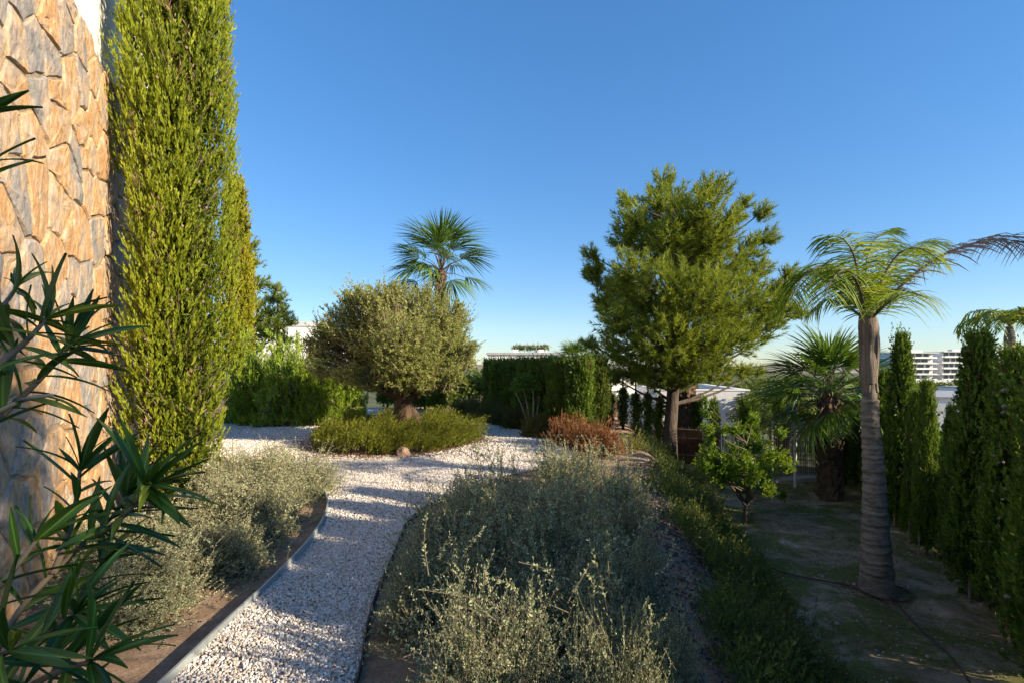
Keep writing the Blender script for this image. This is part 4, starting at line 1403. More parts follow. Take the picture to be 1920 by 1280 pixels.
# ---- queen palms
def feather_frond(pts, nlf, L, W, rng, dry=False, width_dir=None, droop=.6, r0=.018):
    """rachis through pts with leaflets on both sides"""
    pts = np.array(pts, float)
    n = len(pts); k = 24
    tt = np.linspace(0, 1, k)
    # catmull style resample
    seg = np.concatenate([[0], np.cumsum(np.linalg.norm(np.diff(pts, axis=0), axis=1))]); seg /= seg[-1]
    C = np.stack([np.interp(tt, seg, pts[:, a]) for a in range(3)], 1)
    for _ in range(4): C[1:-1] = (C[:-2] + 2 * C[1:-1] + C[2:]) / 4
    b = Buf()
    add_tube(b, C, np.linspace(r0, .003, k), 5, mi=1)
    u = np.linspace(.10, .995, nlf)
    c = np.stack([np.interp(u, tt, C[:, a]) for a in range(3)], 1)
    tg = unit(np.stack([np.interp(u, tt, np.gradient(C[:, a])) for a in range(3)], 1))
    side = unit(np.cross(tg, np.array([0, 0, 1.0])) + 1e-3)
    upv = np.cross(side, tg)
    for sgn in (-1, 1):
        ln = L * np.interp(u, [.1, .25, .6, .9, 1], [.55, .95, 1, .7, .4]) * rng.uniform(.85, 1.12, nlf)
        lift = rng.normal(.15, .30, nlf)[:, None]
        D = unit(side * sgn * 1.0 + tg * .42 + upv * lift + rng.normal(0, .08, (nlf, 3)))
        E = c + D * ln[:, None]
        Mx = c + D * ln[:, None] * .5 + upv * (.05 * ln)[:, None]
        E[:, 2] -= droop * ln * rng.uniform(.5, 1.3, nlf) * (.45 + 1.35 * u)
        if dry:
            E = c + (E - c) * .95 + rng.normal(0, .02, (nlf, 3))
        sd = unit(np.cross(D, upv) * .4 + upv * .2 + tg * .6)
        vv = np.clip(rng.normal(.5, .18, nlf) + .15 * D[:, 0], 0, 1)
        ribbon(b, c, Mx, E, W, 3, rng, 0, vv, True, sd)
    return b


def queen_palms():
    d = 6.1
    bx, by = G(1645, 1108, -1.0)[:2]
    z = T(bx, by)
    t = thing('queen_palm', 'queen palm with smooth ringed grey trunk and feathery crown at the right', 'palm', (bx, by, z))
    # trunk profile in photo terms: leans slightly left going up
    rngt = np.random.default_rng(2)
    prof = [(1645, 1112, 31), (1644, 1085, 28), (1643, 1056, 26), (1641, 1000, 22.5), (1640, 928, 19), (1637, 860, 17), (1632, 800, 14.8), (1631, 748, 14), (1630, 712, 14), (1629, 690, 15.5), (1628, 650, 16.5), (1627, 612, 16.5), (1627, 590, 13)]
    by_ = by
    base = np.array([bx, by_, z])
    P3 = [P(px, py, by_) - base for px, py, _ in prof]; R3 = [r / FPX * by_ for *_, r in prof]
    P3[0][2] = -.08
    # rings: resample with small steps at leaf scars
    zz = np.array([p[2] for p in P3]); xx = np.array([p[0] for p in P3]); rr = np.array(R3)
    b = Buf()
    zt = P3[7][2]
    zr = np.linspace(-.08, zt, 130)
    ringsat = np.arange(.25, zt, .135) + rngt.normal(0, .02, len(np.arange(.25, zt, .135)))
    rad = np.interp(zr, zz, rr)
    for q in ringsat: rad = rad + .010 * np.exp(-((zr - q) / .014) ** 2) - .006 * np.exp(-((zr - q + .03) / .012) ** 2)
    add_tube(b, np.stack([np.interp(zr, zz, xx), 0 * zr, zr], 1), rad, 24, rough=.035, seed=3)
    zq = np.linspace(zt - .05, P3[12][2], 14)
    add_tube(b, np.stack([np.interp(zq, zz, xx), 0 * zq, zq], 1), np.interp(zq, zz, rr) * .86, 16, rough=.03, seed=5)
    obj('trunk', b.mesh('trunk', M_PALMBARK, True), t)
    # dry sheaths around the top of the trunk
    for k, a in enumerate((-2.6, -1.9, -1.35, -.7, 0.1, 1.4, 2.6)):
        bb = Buf()
        o = np.array([math.cos(a), math.sin(a), 0]); s = np.array([-o[1], o[0], 0])
        z0 = P3[8][2] - .14 + .10 * (k % 3); z1 = P3[12][2] + .10 + .06 * ((k * 2) % 3)
        rows = 9; V = []
        for i in range(rows):
            f = i / (rows - 1); zc = z0 + (z1 - z0) * f
            cx = np.interp(zc, zz, xx); r = np.interp(zc, zz, rr) * (.93 + .10 * (k % 2))
            w = .062 * (math.sin(math.pi * min(1, .18 + .55 * f)) + .05) * (1 if f < .7 else 1 - (f - .7) * 2.3)
            bulge = o * (r + .012 * math.sin(f * 9 + k))
            for m_, wv in ((-1, w), (-.4, w), (.4, w), (1, w)):
                V.append(np.array([cx, 0, zc]) + bulge * (1 - .12 * m_ * m_) + s * wv * m_)
            for m_, wv in ((1, w), (-1, w)):
                V.append(np.array([cx, 0, zc]) + bulge * .72 + s * wv * m_)
        F = [(i * 6 + j, i * 6 + (j + 1) % 6, i * 6 + 6 + (j + 1) % 6, i * 6 + 6 + j) for i in range(rows - 1) for j in range(6)]
        bb.add(np.array(V), F)
        obj('leaf_sheath', bb.mesh('leaf_sheath', M_SHEATH, True), t)
    rng = np.random.default_rng(14)
    top = P(1628, 600, by_) - base
    # fronds as lists of (px, py, depth offset)
    fr = [
        ([(1622, 600, 0), (1600, 545, -.1), (1562, 505, -.2), (1525, 500, -.3), (1495, 530, -.4), (1480, 568, -.45)], 60, .34, 0, .75),
        ([(1622, 600, 0), (1612, 550, .4), (1585, 510, .8), (1545, 490, 1.2), (1510, 500, 1.5), (1490, 530, 1.6)], 56, .36, 0, .7),
        ([(1625, 600, 0), (1612, 540, -.4), (1590, 500, -.8), (1560, 520, -1.1), (1545, 560, -1.25)], 50, .34, 0, .6),
        ([(1626, 600, 0), (1622, 540, .2), (1625, 480, .4), (1640, 445, .6), (1668, 432, .8)], 54, .38, 0, .45),
        ([(1630, 600, 0), (1650, 530, -.3), (1680, 475, -.5), (1720, 460, -.8), (1765, 490, -1.0)], 52, .34, 0, .5),
        ([(1630, 600, 0), (1655, 540, .4), (1690, 480, .9), (1730, 452, 1.4), (1770, 460, 1.8)], 52, .34, 0, .5),
        ([(1632, 600, 0), (1665, 560, -.1), (1710, 515, -.2), (1770, 475, -.2), (1840, 450, -.1), (1900, 448, 0), (1990, 480, .1)], 80, .30, 1, .55),
        ([(1630, 600, 0), (1668, 565, -.5), (1705, 545, -.9), (1740, 560, -1.2)], 40, .30, 0, .6),
        ([(1626, 600, 0), (1612, 530, -.3), (1600, 470, -.5), (1575, 440, -.7), (1545, 445, -.8)], 46, .34, 0, .5),
        ([(1622, 600, 0), (1585, 570, .2), (1545, 560, .3), (1515, 590, .4)], 36, .26, 0, .6)]
    for i, (pp, nl, L, dry, dr) in enumerate(fr):
        pts = [P(a, c, by_ + e) - base for a, c, e in pp]
        bb = feather_frond(pts, int(nl * 1.35), L * 1.12, .0145 if not dry else .016, rng, bool(dry), droop=dr * .85, r0=.020)
        o = obj('frond', bb.mesh('frond', [M_DRYQ if dry else M_QUEEN, M_TWIG]), t)
        if dry: o['label'] = 'long dried purplish frond reaching to the right edge'
    # spear shoots
    # a smaller queen palm further off
    d2 = 13.5
    x2 = (1893 - 960) / FPX * d2; z2 = T(x2, d2)
    t2 = thing('queen_palm', 'slender distant queen palm above the right hand cypress row', 'palm', (x2, d2, z2))
    h2 = P(1893, 612, d2)[2] - z2
    obj('trunk', trunk_mesh([(0, 0, -.1), (.02, 0, h2 * .5), (0, 0, h2 - .3), (0, 0, h2)], [.15, .11, .12, .07], M_PALMBARK, 10, .04), t2)
    for i in range(13):
        a = i * 2.399; rise = .85 - .55 * (i / 13)
        pts = [np.array([math.cos(a) * r, math.sin(a) * r, h2 + zz_]) for r, zz_ in ((0, 0), (.22, .40 * rise * 1.3), (.55, .62 * rise), (.85, .45 * rise), (1.05, .1 * rise - .1))]
        bb = feather_frond(pts, 26, .38, .035, rng, droop=.7)
        obj('frond', bb.mesh('frond', [M_QUEEN, M_TWIG]), t2)


queen_palms()


# ---- lemon tree
def lemon():
    d = 8.8
    x = (1400 - 960) / FPX * d; z = T(x, d)
    base = np.array([x, d, z])
    t = thing('lemon_tree', 'small lemon tree with broad bright green leaves in the lower garden', 'tree', base)
    b = Buf()
    for k, e in enumerate(((-.5, 0, .95), (.45, .1, .9), (.05, -.2, 1.1), (-.6, .1, 1.35), (.2, .2, 1.3))):
        e = np.array(e); s = np.array([0, 0, .28])
        add_tube(b, [bez(s, (s + e) / 2 + np.array([0, 0, -.05]), e, q) for q in (0, .33, .66, 1)], [.035, .026, .018, .010], 6, seed=k, rough=.1)
    add_tube(b, [(-.03, 0, -.1), (-.02, 0, .15), (.02, 0, .36)], [.05, .042, .036], 8)
    obj('trunk', b.mesh('trunk', M_BARK, True), t)
    lobes = [(1325, 800, 14, -.1), (1320, 770, 10, 0), (1328, 825, 14, 0), (1322, 748, 6, 0), (1335, 860, 34), (1380, 850, 34), (1390, 800, 20), (1412, 785, 16), (1372, 800, 14), (1355, 800, 10), (1425, 830, 28), (1455, 850, 26), (1465, 810, 14), (1480, 870, 14), (1440, 880, 30), (1400, 880, 36, -.3),
             (1350, 890, 30, -.3), (1315, 870, 18), (1440, 915, 18), (1395, 905, 22, .2), (1470, 925, 8, 0), (1380, 870, 36, .4), (1430, 860, 30, .5)]
    c, br = lobed_tree(44, lobes, d, base, [(0, 0, 0), (0, 0, .4), (0, 0, .9), (0, 0, 1.4)], None, M_LEMON, 1100, .22, 12, .075, .036, .5, limbr=.010, needle=False, ang=.9, zpull=.3)
    obj('crown', c, t); obj('branches', br, t)


lemon()


def trees_outside():  # unseen trees added and stretched to cast shade on wall and gravel
    src = [o for o in COL.objects if o.parent is None and o.get('label', '').startswith('tall fan palm rising')][0]
    for i, (x, y, k) in enumerate(((7.0, -2.35, .80), (9.0, -3.75, .95))):
        c = copy_thing(src, (x, y, T(x, y)), i * 1.7, k, ['tall fan palm outside the right edge, shading the stone wall', 'taller fan palm further outside the right edge'][i])
        for ch in c.children:
            if ch.name.startswith('trunk'): ch.scale = (1, 1, 1.75)
            else: ch.location.z += 4.0
    src = [o for o in COL.objects if o.parent is None and o.get('label', '').startswith('large round crowned pine')][0]
    copy_thing(src, (11.5, 3.3, T(11.5, 3.3)), 2.0, (.5, .5, 1.05), 'pine outside the right edge behind the cypress row')


trees_outside()


# ---- dark narrow cypresses in front of the lower houses and fence
def dark_columns():
    var = [cypress_crown(400 + k, 2.2, .25, .1, 800, 14, .055, .024, M_CYPD, plumes=6, brown=.02,
                         prof=lambda u: np.interp(u, [0, .1, .7, .93, 1], [.7, 1, .95, .55, .1])) for k in range(2)]
    tm = trunk_mesh([(0, 0, -.1), (0, 0, 1.6)], [.04, .02], M_BARK, 6)
    spots = [(1145, 735, 14.2, 'thin see-through dark cypress nearest the hedge end'), (1168, 728, 14.0, 'ragged dark cypress in front of the sunlit white house'), (1192, 735, 13.8, 'full dark cypress at the right corner of the white house'),
             (1215, 738, 13.7, 'dark cypress left of the pine trunk, second one out'), (1238, 740, 13.6, 'dark cypress directly left of the pine trunk'), (1308, 742, 13.9, 'dark cypress directly right of the shaggy dark palm trunk'),
             (1338, 745, 13.6, 'isolated dark cypress in front of the low white house'), (1398, 748, 13.5, 'dark cypress at the right corner of the low white house'), (1414, 745, 13.7, 'dark cypress squeezed beside the low house corner'), (1460, 742, 13.0, 'dark cypress just left of the electricity box pole'),
             (1585, 790, 11.8, 'dark cypress between the fan palm and the queen palm'), (1605, 760, 12.2, 'dark cypress behind the queen palm trunk')]
    for i, (px, ty, d, lab) in enumerate(spots):
        x = (px - 960) / FPX * d; z = T(x, d)
        t = thing('narrow_cypress', lab, 'tree', (x, d, z), 'narrow dark cypresses along the lower fence')
        top = P(px, ty, d)[2]
        o = obj('crown', var[i % 2], t); o.rotation_euler = (0, 0, i * 1.7); o.scale = (.62, .62, (top - z) / 2.27) if i else (.45, .45, (top - z) / 2.27)
        obj('trunk', tm, t)


dark_columns()


# ---- fence with reed screen, pole and box
def fence():
    pts = [np.array([G(px, 906, -1.02)[0], G(px, 906, -1.02)[1]]) for px in ()]
    a = np.array([2.6, 14.9]); m = np.array([5.9, 13.0]); c = np.array([6.1, 11.6]); e = np.array([8.6, 13.3])
    def run(p, q, label, hh=1.35, wires=True):
        L = np.linalg.norm(q - p); u = (q - p) / L; ang = math.atan2(u[1], u[0])
        z = min(T(*p), T(*q)) + .03
        t = thing('reed_fence', label, 'fence', (p[0], p[1], z)); t.rotation_euler = (0, 0, ang)
        rng = np.random.default_rng(int(L * 100))
        b = Buf()
        n = int(L / .016)
        for i in range(n):
            xx = i * .016 + rng.normal(0, .003); h = rng.uniform(.95, 1.05) * hh
            V = [(xx - .006, 0, .08), (xx + .006, 0, .08), (xx + rng.normal(0, .004) + .006, 0, h), (xx - .006, 0, h), (xx, -.006, .08), (xx, -.006, h)]
            b.add(np.array(V), [(0, 4, 5, 3), (4, 1, 2, 5), (1, 0, 3, 2)], rng.random(3))
        o = obj('reed_screen', b.mesh('reed_screen', M_REED), t); o['kind'] = 'stuff'
        w = Buf()
        for i in range(int(L / .055) if wires else 0):
            xx = i * .055
            add_tube(w, [(xx, -.035, .0), (xx, -.035, 1.45)], [.003, .003], 4, cap=False)
        for zz in (.05, .3, .75, .98): add_tube(w, [(0, -.04, zz * hh), (L, -.04, zz * hh)], [.003, .003], 4, cap=False)
        obj('wire_mesh', w.mesh('wire_mesh', M_POLE), t)['kind'] = 'stuff'
        for i in range(int(L / 2) + 1):
            bb = Buf(); add_tube(bb, [(min(i * 2.0, L), -.06, -.2), (min(i * 2.0, L), -.06, hh * 1.05)], [.02, .02], 8)
            obj('post', bb.mesh('post', M_POLE if wires else M_TWIG), t)
        bb = Buf(); box(bb, 0, L, -.12, -.02, -.1, .035); obj('plinth', bb.mesh('plinth', M_COPING), t)
    run(a, m, 'brown reed fence behind the pine and the lemon tree', 1.0, False)
    run(np.array([5.95, 11.8]), np.array([9.0, 12.6]), 'brown reed fence with pale wire mesh behind the bushy fan palm')
    # pole with electricity box
    d = 11.35
    x = (1491 - 960) / FPX * d; z = T(x, d)
    t = thing('utility_pole', 'thin pale pole carrying a small grey box left of the fan palm', 'pole', (x, d, z))
    b = Buf(); add_tube(b, [(0, 0, -.1), (0, 0, P(1491, 715, d)[2] - z)], [.035, .035], 10); obj('post', b.mesh('post', M_POLE), t)
    b = Buf(); z0 = P(0, 806, d)[2] - z; z1 = P(0, 783, d)[2] - z
    box(b, -.115, .115, -.13, -.036, z0, z1); obj('meter_box', b.mesh('meter_box', M_POLE), t)
    b = Buf(); box(b, -.125, .125, -.14, -.03, z1, z1 + .015); obj('box_lid', b.mesh('box_lid', M_COPING), t)
    b = Buf(); box(b, .06, .09, -.137, -.131, z0 + .11, z0 + .16); obj('lock', b.mesh('lock', M_DARKSTEEL), t)
    b = Buf(); zt = P(0, 735, d)[2] - z
    box(b, -.25, .04, -.04, .0, zt, zt + .025); obj('bracket', b.mesh('bracket', M_POLE), t)


fence()


# ---- hoses
def hose(name, label, pix, r, mat, z=-1.0):
    pts = []
    for px, py in pix:
        p = G(px, py, z)
        pts.append((p[0], p[1], T(p[0], p[1]) + r + .004))
    q = smooth_poly(np.array(pts), 2)
    b = Buf(); add_tube(b, q, np.full(len(q), r), 6)
    tag(obj(name, b.mesh(name, mat, True)), label, 'hose')


hose('irrigation_hose', 'brown irrigation hose crossing the earth and looping round the queen palm foot', [(1425, 1030), (1440, 1062), (1480, 1078), (1545, 1092), (1600, 1100), (1630, 1118), (1670, 1128), (1705, 1126), (1712, 1114), (1695, 1103), (1670, 1098)], .011, M_PIPE)
hose('irrigation_hose', 'second thin hose running from the palm towards the bottom right', [(1670, 1120), (1690, 1140), (1720, 1175), (1755, 1205), (1785, 1235), (1812, 1275), (1830, 1310)], .009, M_PIPE)


# ---- creeping cover on the slope
def slope_cover():
    rng = np.random.default_rng(88)
    n = 60000
    y = rng.uniform(1.8, 12.5, n); x = rng.uniform(.6, 4.6, n)
    xe = np.interp(y, YE, XE); xt = np.interp(y, YE, XT)
    f = (x - xe) / (xt - xe)
    edge = np.where(y < 5.5, .18, .05)
    clump = .5 + .5 * np.sin(x * 3.1 + y * .9) * np.sin(y * 2.1 - x)
    wav = np.sin(y * 2.7 + 1.3 * np.sin(y * 1.1)) * .5 + .5
    k = (f > edge - .22 * wav + .22 * clump) & (f < 1.12 - .30 * clump + .12 * wav)
    x, y, f = x[k], y[k], f[k]
    # thin with distance
    keep = rng.random(len(x)) < np.clip(5.2 / y, .25, 1)
    x, y = x[keep], y[keep]
    n = len(x); print('cover twigs', n)
    z = terrain(x, y)
    cl = (.5 + .5 * np.sin(x * 9 + 1.5 * np.sin(y * 3.1)) * np.sin(y * 7.3 + 1.7 * np.sin(x * 4.1)))
    hgt = .07 + .27 * cl ** 1.3 + rng.uniform(0, .05, n)
    lay = rng.random(n) * .6
    S = np.stack([x, y, z + hgt * lay * .6], 1)
    E = S + np.stack([rng.normal(0, .07, n) + .03, rng.normal(-.03, .07, n), hgt * rng.uniform(.5, 1.0, n)], 1)
    M = (S + E) / 2
    s = np.clip(y / 5, .8, 2)
    fb = Buf()
    leaves(fb, rng, S, E, M, 7, .042, .013, .1, .6, up=.2, vb=np.clip(rng.normal(.28, .16, n) + .35 * cl, 0, 1))  # leaves darker in hollows between clumps, their shade put into the colour
    o = obj('creeping_ground_cover', fb.mesh('creeping_ground_cover', M_COVER))
    tag(o, 'dark green creeping ground cover spread over the slope', 'ground cover', kind='stuff')
    jm = [shrub_mesh(620 + k, .5, .34, 650, 22, .030, .011, M_COVER, M_TWIG, (.12, .4), ang=.6, t0=.05, upb=.02, stemr=(.003, .001), wild=.14, vs=.4) for k in range(2)]
    rj = np.random.default_rng(90)
    rows_ = ['foremost', 'second', 'third', 'fourth', 'fifth', 'sixth', 'seventh', 'eighth', 'ninth', 'tenth', 'eleventh', 'twelfth', 'thirteenth', 'fourteenth', 'fifteenth', 'sixteenth', 'seventeenth', 'eighteenth', 'nineteenth', 'twentieth', 'twenty first', 'farthest']
    for i in range(22):
        yy = 2.35 * (11.3 / 2.35) ** (i / 21)
        a_, b_ = np.interp(yy, YE, XE), np.interp(yy, YE, XT)
        xx = a_ + (b_ - a_) * (.22 + .62 * ((i * .618) % 1))
        sc = rj.uniform(.6, 1.05)
        make_shrub('creeping_shrub', rows_[i] + ' low dark green mound of the creeping shrubs on the slope', 'shrub', (xx, yy, T(xx, yy) - .04), jm[i % 2], (sc, sc, sc * rj.uniform(.8, 1.2)), i * 1.3, 'low creeping shrubs on the slope')
    # bark and litter on the bare strip of the slope
    n = 5200
    y = rng.uniform(2, 9, n); xe = np.interp(y, YE, XE); xt = np.interp(y, YE, XT)
    x = xe + (xt - xe) * rng.uniform(-.15, .5, n)
    S = np.stack([x, y, terrain(x, y) + rng.uniform(0, .02, n)], 1); d = unit(np.stack([rng.normal(size=n), rng.normal(size=n), rng.normal(0, .3, n)], 1))
    fb = Buf(); leaves(fb, rng, S, S + d * .03, S + d * .015, 2, .07, .024, 0, .3)
    tag(obj('bark_mulch', fb.mesh('bark_mulch', M_DARKLIT)), 'dark bark mulch and litter on the bare strip of slope', 'mulch', kind='stuff')
    # black irrigation pipe down the strip
    pts = [(1.95, 6.9), (1.9, 5.9), (1.85, 5.0), (1.7, 4.2), (1.62, 3.5), (1.5, 2.9)]
    q = smooth_poly(np.array([(a, c, T(a, c) + .02) for a, c in pts]), 2)
    b = Buf(); add_tube(b, q, np.full(len(q), .010), 6)
    tag(obj('irrigation_pipe', b.mesh('irrigation_pipe', M_DARKSTEEL, True)), 'black irrigation pipe lying down the mulched slope', 'pipe')
    n = 2000
    pb = G(1645, 1108, -1.0); pa = rng.uniform(0, 6.28, 500); pr = .17 + np.abs(rng.normal(0, .16, 500))
    y = np.concatenate([rng.uniform(3, 12.5, 1150), rng.uniform(2.6, 9, 350), pb[1] + np.sin(pa) * pr]); x = np.concatenate([rng.uniform(2.3, 8, 1150), rng.uniform(-3.0, -.5, 350), pb[0] + np.cos(pa) * pr])
    S = np.stack([x, y, np.maximum(terrain(x, y), -3) + rng.uniform(.004, .02, n) + np.where(x < 0, .012, -.018)], 1)
    d = unit(np.stack([rng.normal(size=n), rng.normal(size=n), rng.normal(0, .2, n)], 1))
    fb = Buf(); leaves(fb, rng, S, S + d * .02, S + d * .01, 2, .045, .016, 0, .3)
    tag(obj('fallen_leaves', fb.mesh('fallen_leaves', M_DRY)), 'a few brown fallen leaves on the gravel and the trodden earth', 'fallen leaves', kind='stuff')
    # small stones and weeds over the lower garden
    n = 4200
    y = rng.uniform(3, 12.5, n); x = rng.uniform(2.4, 8, n); k = x > np.interp(y, YE, XT) - .2; x, y = x[k], y[k]
    b = Buf(); n = len(x)
    sz = rng.uniform(.004, .013, n) * np.where(rng.random(n) < .06, 2.2, 1); z = terrain(x, y) - .02
    oct_ = np.array([(1, 0, 0), (0, 1, 0), (-1, 0, 0), (0, -1, 0), (0, 0, .8), (0, 0, -.8)], float)
    V = (oct_[None] * rng.uniform(.7, 1.3, (n, 6, 1)) * sz[:, None, None]) + np.stack([x, y, z + sz * .4], 1)[:, None]
    tri = np.array([(0, 1, 4), (1, 2, 4), (2, 3, 4), (3, 0, 4), (1, 0, 5), (2, 1, 5), (3, 2, 5), (0, 3, 5)])
    F = (tri[None] + (np.arange(n) * 6)[:, None, None]).reshape(-1, 3)
    b.add(V.reshape(-1, 3), F, np.repeat(rng.random(n), 8))
    m, nt, bs, out = newmat('earth_pebbles'); at = N(nt, 'ShaderNodeAttribute', attribute_name='v')
    nt.links.new(ramp(nt, at.outputs['Fac'], [(0, (.16, .13, .10)), (1, (.48, .43, .37))]).outputs[0], bs.inputs['Base Color']); bs.inputs['Roughness'].default_value = .9
    tag(obj('pebbles', b.mesh('pebbles', m)), 'small stones scattered over the trodden earth of the lower garden', 'pebbles', kind='stuff')
    n = 26000
    y = rng.uniform(3, 12.5, n); x = rng.uniform(2.4, 8.2, n)
    patch = np.sin(x * 1.9 + 1.3 * np.sin(y * 1.1)) * np.sin(y * 1.6 + 1.2 * np.sin(x * 2.2)) + .45 * np.sin(x * 5.3 + y * 3.1)
    k = (x > np.interp(y, YE, XT) - .3) & (patch > .18) & (x < row_x(y) + .4); x, y = x[k], y[k]; n = len(x)
    S = np.stack([x, y, terrain(x, y) - .02], 1); E = S + np.stack([rng.normal(0, .02, n), rng.normal(0, .02, n), rng.uniform(.01, .035, n)], 1)
    fb = Buf(); leaves(fb, rng, S, E, (S + E) / 2, 4, .024, .009, 0, 1.2, vb=np.clip(rng.normal(.5, .2, n), 0, 1))
    tag(obj('low_weeds', fb.mesh('low_weeds', M_COVER)), 'low green weeds in patches on the trodden earth', 'weeds', kind='stuff')


slope_cover()


# ---- foreground oleander with separate leaves
def foreground_oleander():
    def leaf(seed, bend, curl):
        n = 8; V = []; rng = np.random.default_rng(seed)
        for i in range(n + 1):
            t = i / n
            w = .064 * math.sin(math.pi * min(1, t ** .85 * .97 + .02)) ** .85 + .003
            x = t; z = -bend * t * t; y = curl * t * t
            V += [(x, y - w, z + .022), (x, y, z), (x, y + w, z + .022)]
        F = [(3 * i + j, 3 * i + j + 1, 3 * i + 4 + j, 3 * i + 3 + j) for i in range(n) for j in (0, 1)]
        V = np.array(V)
        # thin but real: a second skin below
        V2 = V - np.array([0, 0, .004]); m = len(V)
        F = np.array(F); F2 = F[:, ::-1] + m
        return V, F, V2, F2
    mats = []
    for k in range(4):
        lo = [(.05, .12, .02), (.07, .155, .024), (.10, .19, .026), (.20, .26, .035)][k]
        m, nt, b, out = newmat('oleander_blade')
        geo = N(nt, 'ShaderNodeTexCoord'); sp = N(nt, 'ShaderNodeSeparateXYZ'); nt.links.new(geo.outputs['Object'], sp.inputs[0])
        ab = N(nt, 'ShaderNodeMath', operation='ABSOLUTE'); nt.links.new(sp.outputs[1], ab.inputs[0])
        r = ramp(nt, ab.outputs[0], [(.0, tuple(c * 2.6 for c in lo)), (.008, tuple(c * 2.0 for c in lo)), (.013, lo)])
        nt.links.new(r.outputs[0], b.inputs['Base Color']); b.inputs['Roughness'].default_value = .38
        tr = N(nt, 'ShaderNodeBsdfTranslucent'); tr.inputs[0].default_value = (lo[0] * 2.4, lo[1] * 2.0, lo[2], 1)
        ms = N(nt, 'ShaderNodeMixShader'); ms.inputs[0].default_value = .4
        nt.links.new(b.outputs[0], ms.inputs[1]); nt.links.new(tr.outputs[0], ms.inputs[2]); nt.links.new(ms.outputs[0], out.inputs[0])
        mats.append(m)
    lm = []
    for k in range(8):
        V, F, V2, F2 = leaf(k, [.05, .16, .28, .42, .10, .22, .34, .5][k], [.03, -.08, .1, -.04, .12, -.1, 0, .06][k])
        b = Buf(); b.add(V, F); b.add(V2, F2 - len(V)); lm.append(b.mesh('leaf', mats[k % 4] if k != 3 else mats[0], True))
    root = P(-60, 1500, 1.15)
    t = thing('oleander', 'dark oleander bush with long narrow leaves filling the bottom left foreground', 'shrub', (root[0], root[1], 0))
    R0 = np.array([root[0], root[1], 0.0])
    rng = np.random.default_rng(17)
    # branches: pixel polylines (px, py, depth) and how many leaves
    BR = [
        ([(-60, 1330, 1.05), (20, 1160, 1.12), (90, 1080, 1.18), (165, 1010, 1.24), (215, 965, 1.3), (240, 925, 1.33)], 42, .17, 1),
        ([(165, 1010, 1.24), (205, 990, 1.2), (250, 950, 1.17), (275, 915, 1.15)], 30, .175, 1),
        ([(100, 1075, 1.18), (130, 1000, 1.22), (145, 930, 1.26), (150, 880, 1.28)], 20, .16, 0),
        ([(-60, 850, 1.0), (0, 780, 1.05), (50, 735, 1.1), (95, 690, 1.15), (130, 650, 1.2)], 32, .155, 1),
        ([(0, 770, 1.05), (50, 745, 1.0), (98, 740, .98)], 3, .12, 0),
        ([(-50, 720, .95), (0, 680, 1.0), (50, 640, 1.05), (85, 600, 1.1)], 25, .15, 1),
        ([(-80, 640, .95), (-30, 600, 1.0), (10, 570, 1.05), (30, 540, 1.1)], 14, .14, 1),
        ([(-60, 1330, 1.05), (20, 1250, 1.0), (90, 1190, .98), (140, 1150, .96)], 20, .165, 0),
        ([(-80, 1200, .95), (-20, 1120, 1.0), (40, 1050, 1.04), (70, 1010, 1.08)], 18, .16, 0),
        ([(-60, 1400, .95), (30, 1300, .92), (110, 1255, .9), (170, 1240, .88)], 18, .16, 0),
        ([(-90, 1300, .85), (-30, 1240, .84), (20, 1220, .83)], 16, .16, 0),
        ([(-120, 430, .7), (-60, 330, .72), (-20, 300, .75)], 3, .13, 0),
        ([(-120, 260, .7), (-70, 225, .7), (-30, 212, .7)], 2, .12, 0),
        ([(130, 1150, 1.2), (170, 1100, 1.25), (190, 1060, 1.3)], 12, .15, 0),
        ([(60, 1380, 1.1), (90, 1290, 1.12), (110, 1220, 1.14)], 14, .15, 0)]
    bp = Buf()
    total = 0
    for bi, (pl, nl, L, term) in enumerate(BR):
        pts = smooth_poly(np.array([P(*q) for q in pl]), 2) - R0
        b = Buf(); k = len(pts); add_tube(b, pts, np.linspace(.0085 if nl > 15 else .005, .0035, k), 7)
        br = obj('branch', b.mesh('branch', M_PTWIG if bi == 4 else M_TWIG, True), t)
        seg = np.linspace(0, 1, k)
        ntrm = 0 if nl < 6 else int(nl * .5)
        for i in range(nl):
            f = (.22 + .74 * (i / max(1, nl - ntrm))) if i < nl - ntrm else .93 + .07 * rng.random()
            c = np.array([np.interp(f, seg, pts[:, a]) for a in range(3)])
            j = min(k - 2, int(f * (k - 1))); tg = unit(pts[j + 1] - pts[max(0, j - 1)])
            az = i * 2.2 + rng.normal(0, .3)
            ref = unit(np.cross(tg, np.array([.1, .2, 1.0]))); w = np.cross(tg, ref)
            perp = ref * math.cos(az) + w * math.sin(az)
            sp = rng.uniform(.75, 1.15) if i < nl - ntrm else rng.uniform(.25, 1.0)
            if nl < 4:
                D = unit(tg * 1.0 + np.array([0, .1, -.1 * i])); 
            else:
                D = unit(tg * math.cos(sp) + perp * math.sin(sp) + np.array([.10, 0, .05]))
            X = Vector(D); Z = Vector(unit(np.array([0, 0, 1.0]) + rng.normal(0, .45, 3)))
            Y = Z.cross(X).normalized(); Z = X.cross(Y)
            o = obj('leaf', lm[int(rng.integers(0, 8))], br)
            s = L * rng.uniform(.72, 1.12) * (1.0 if i < nl - ntrm else rng.uniform(.65, 1.05))
            m = Matrix((X, Y, Z)).transposed().to_4x4() @ Matrix.Diagonal((s, s * rng.uniform(.85, 1.1), s, 1))
            m.translation = Vector(c)
            o.matrix_local = m
            total += 1
    print('oleander leaves', total)


foreground_oleander()


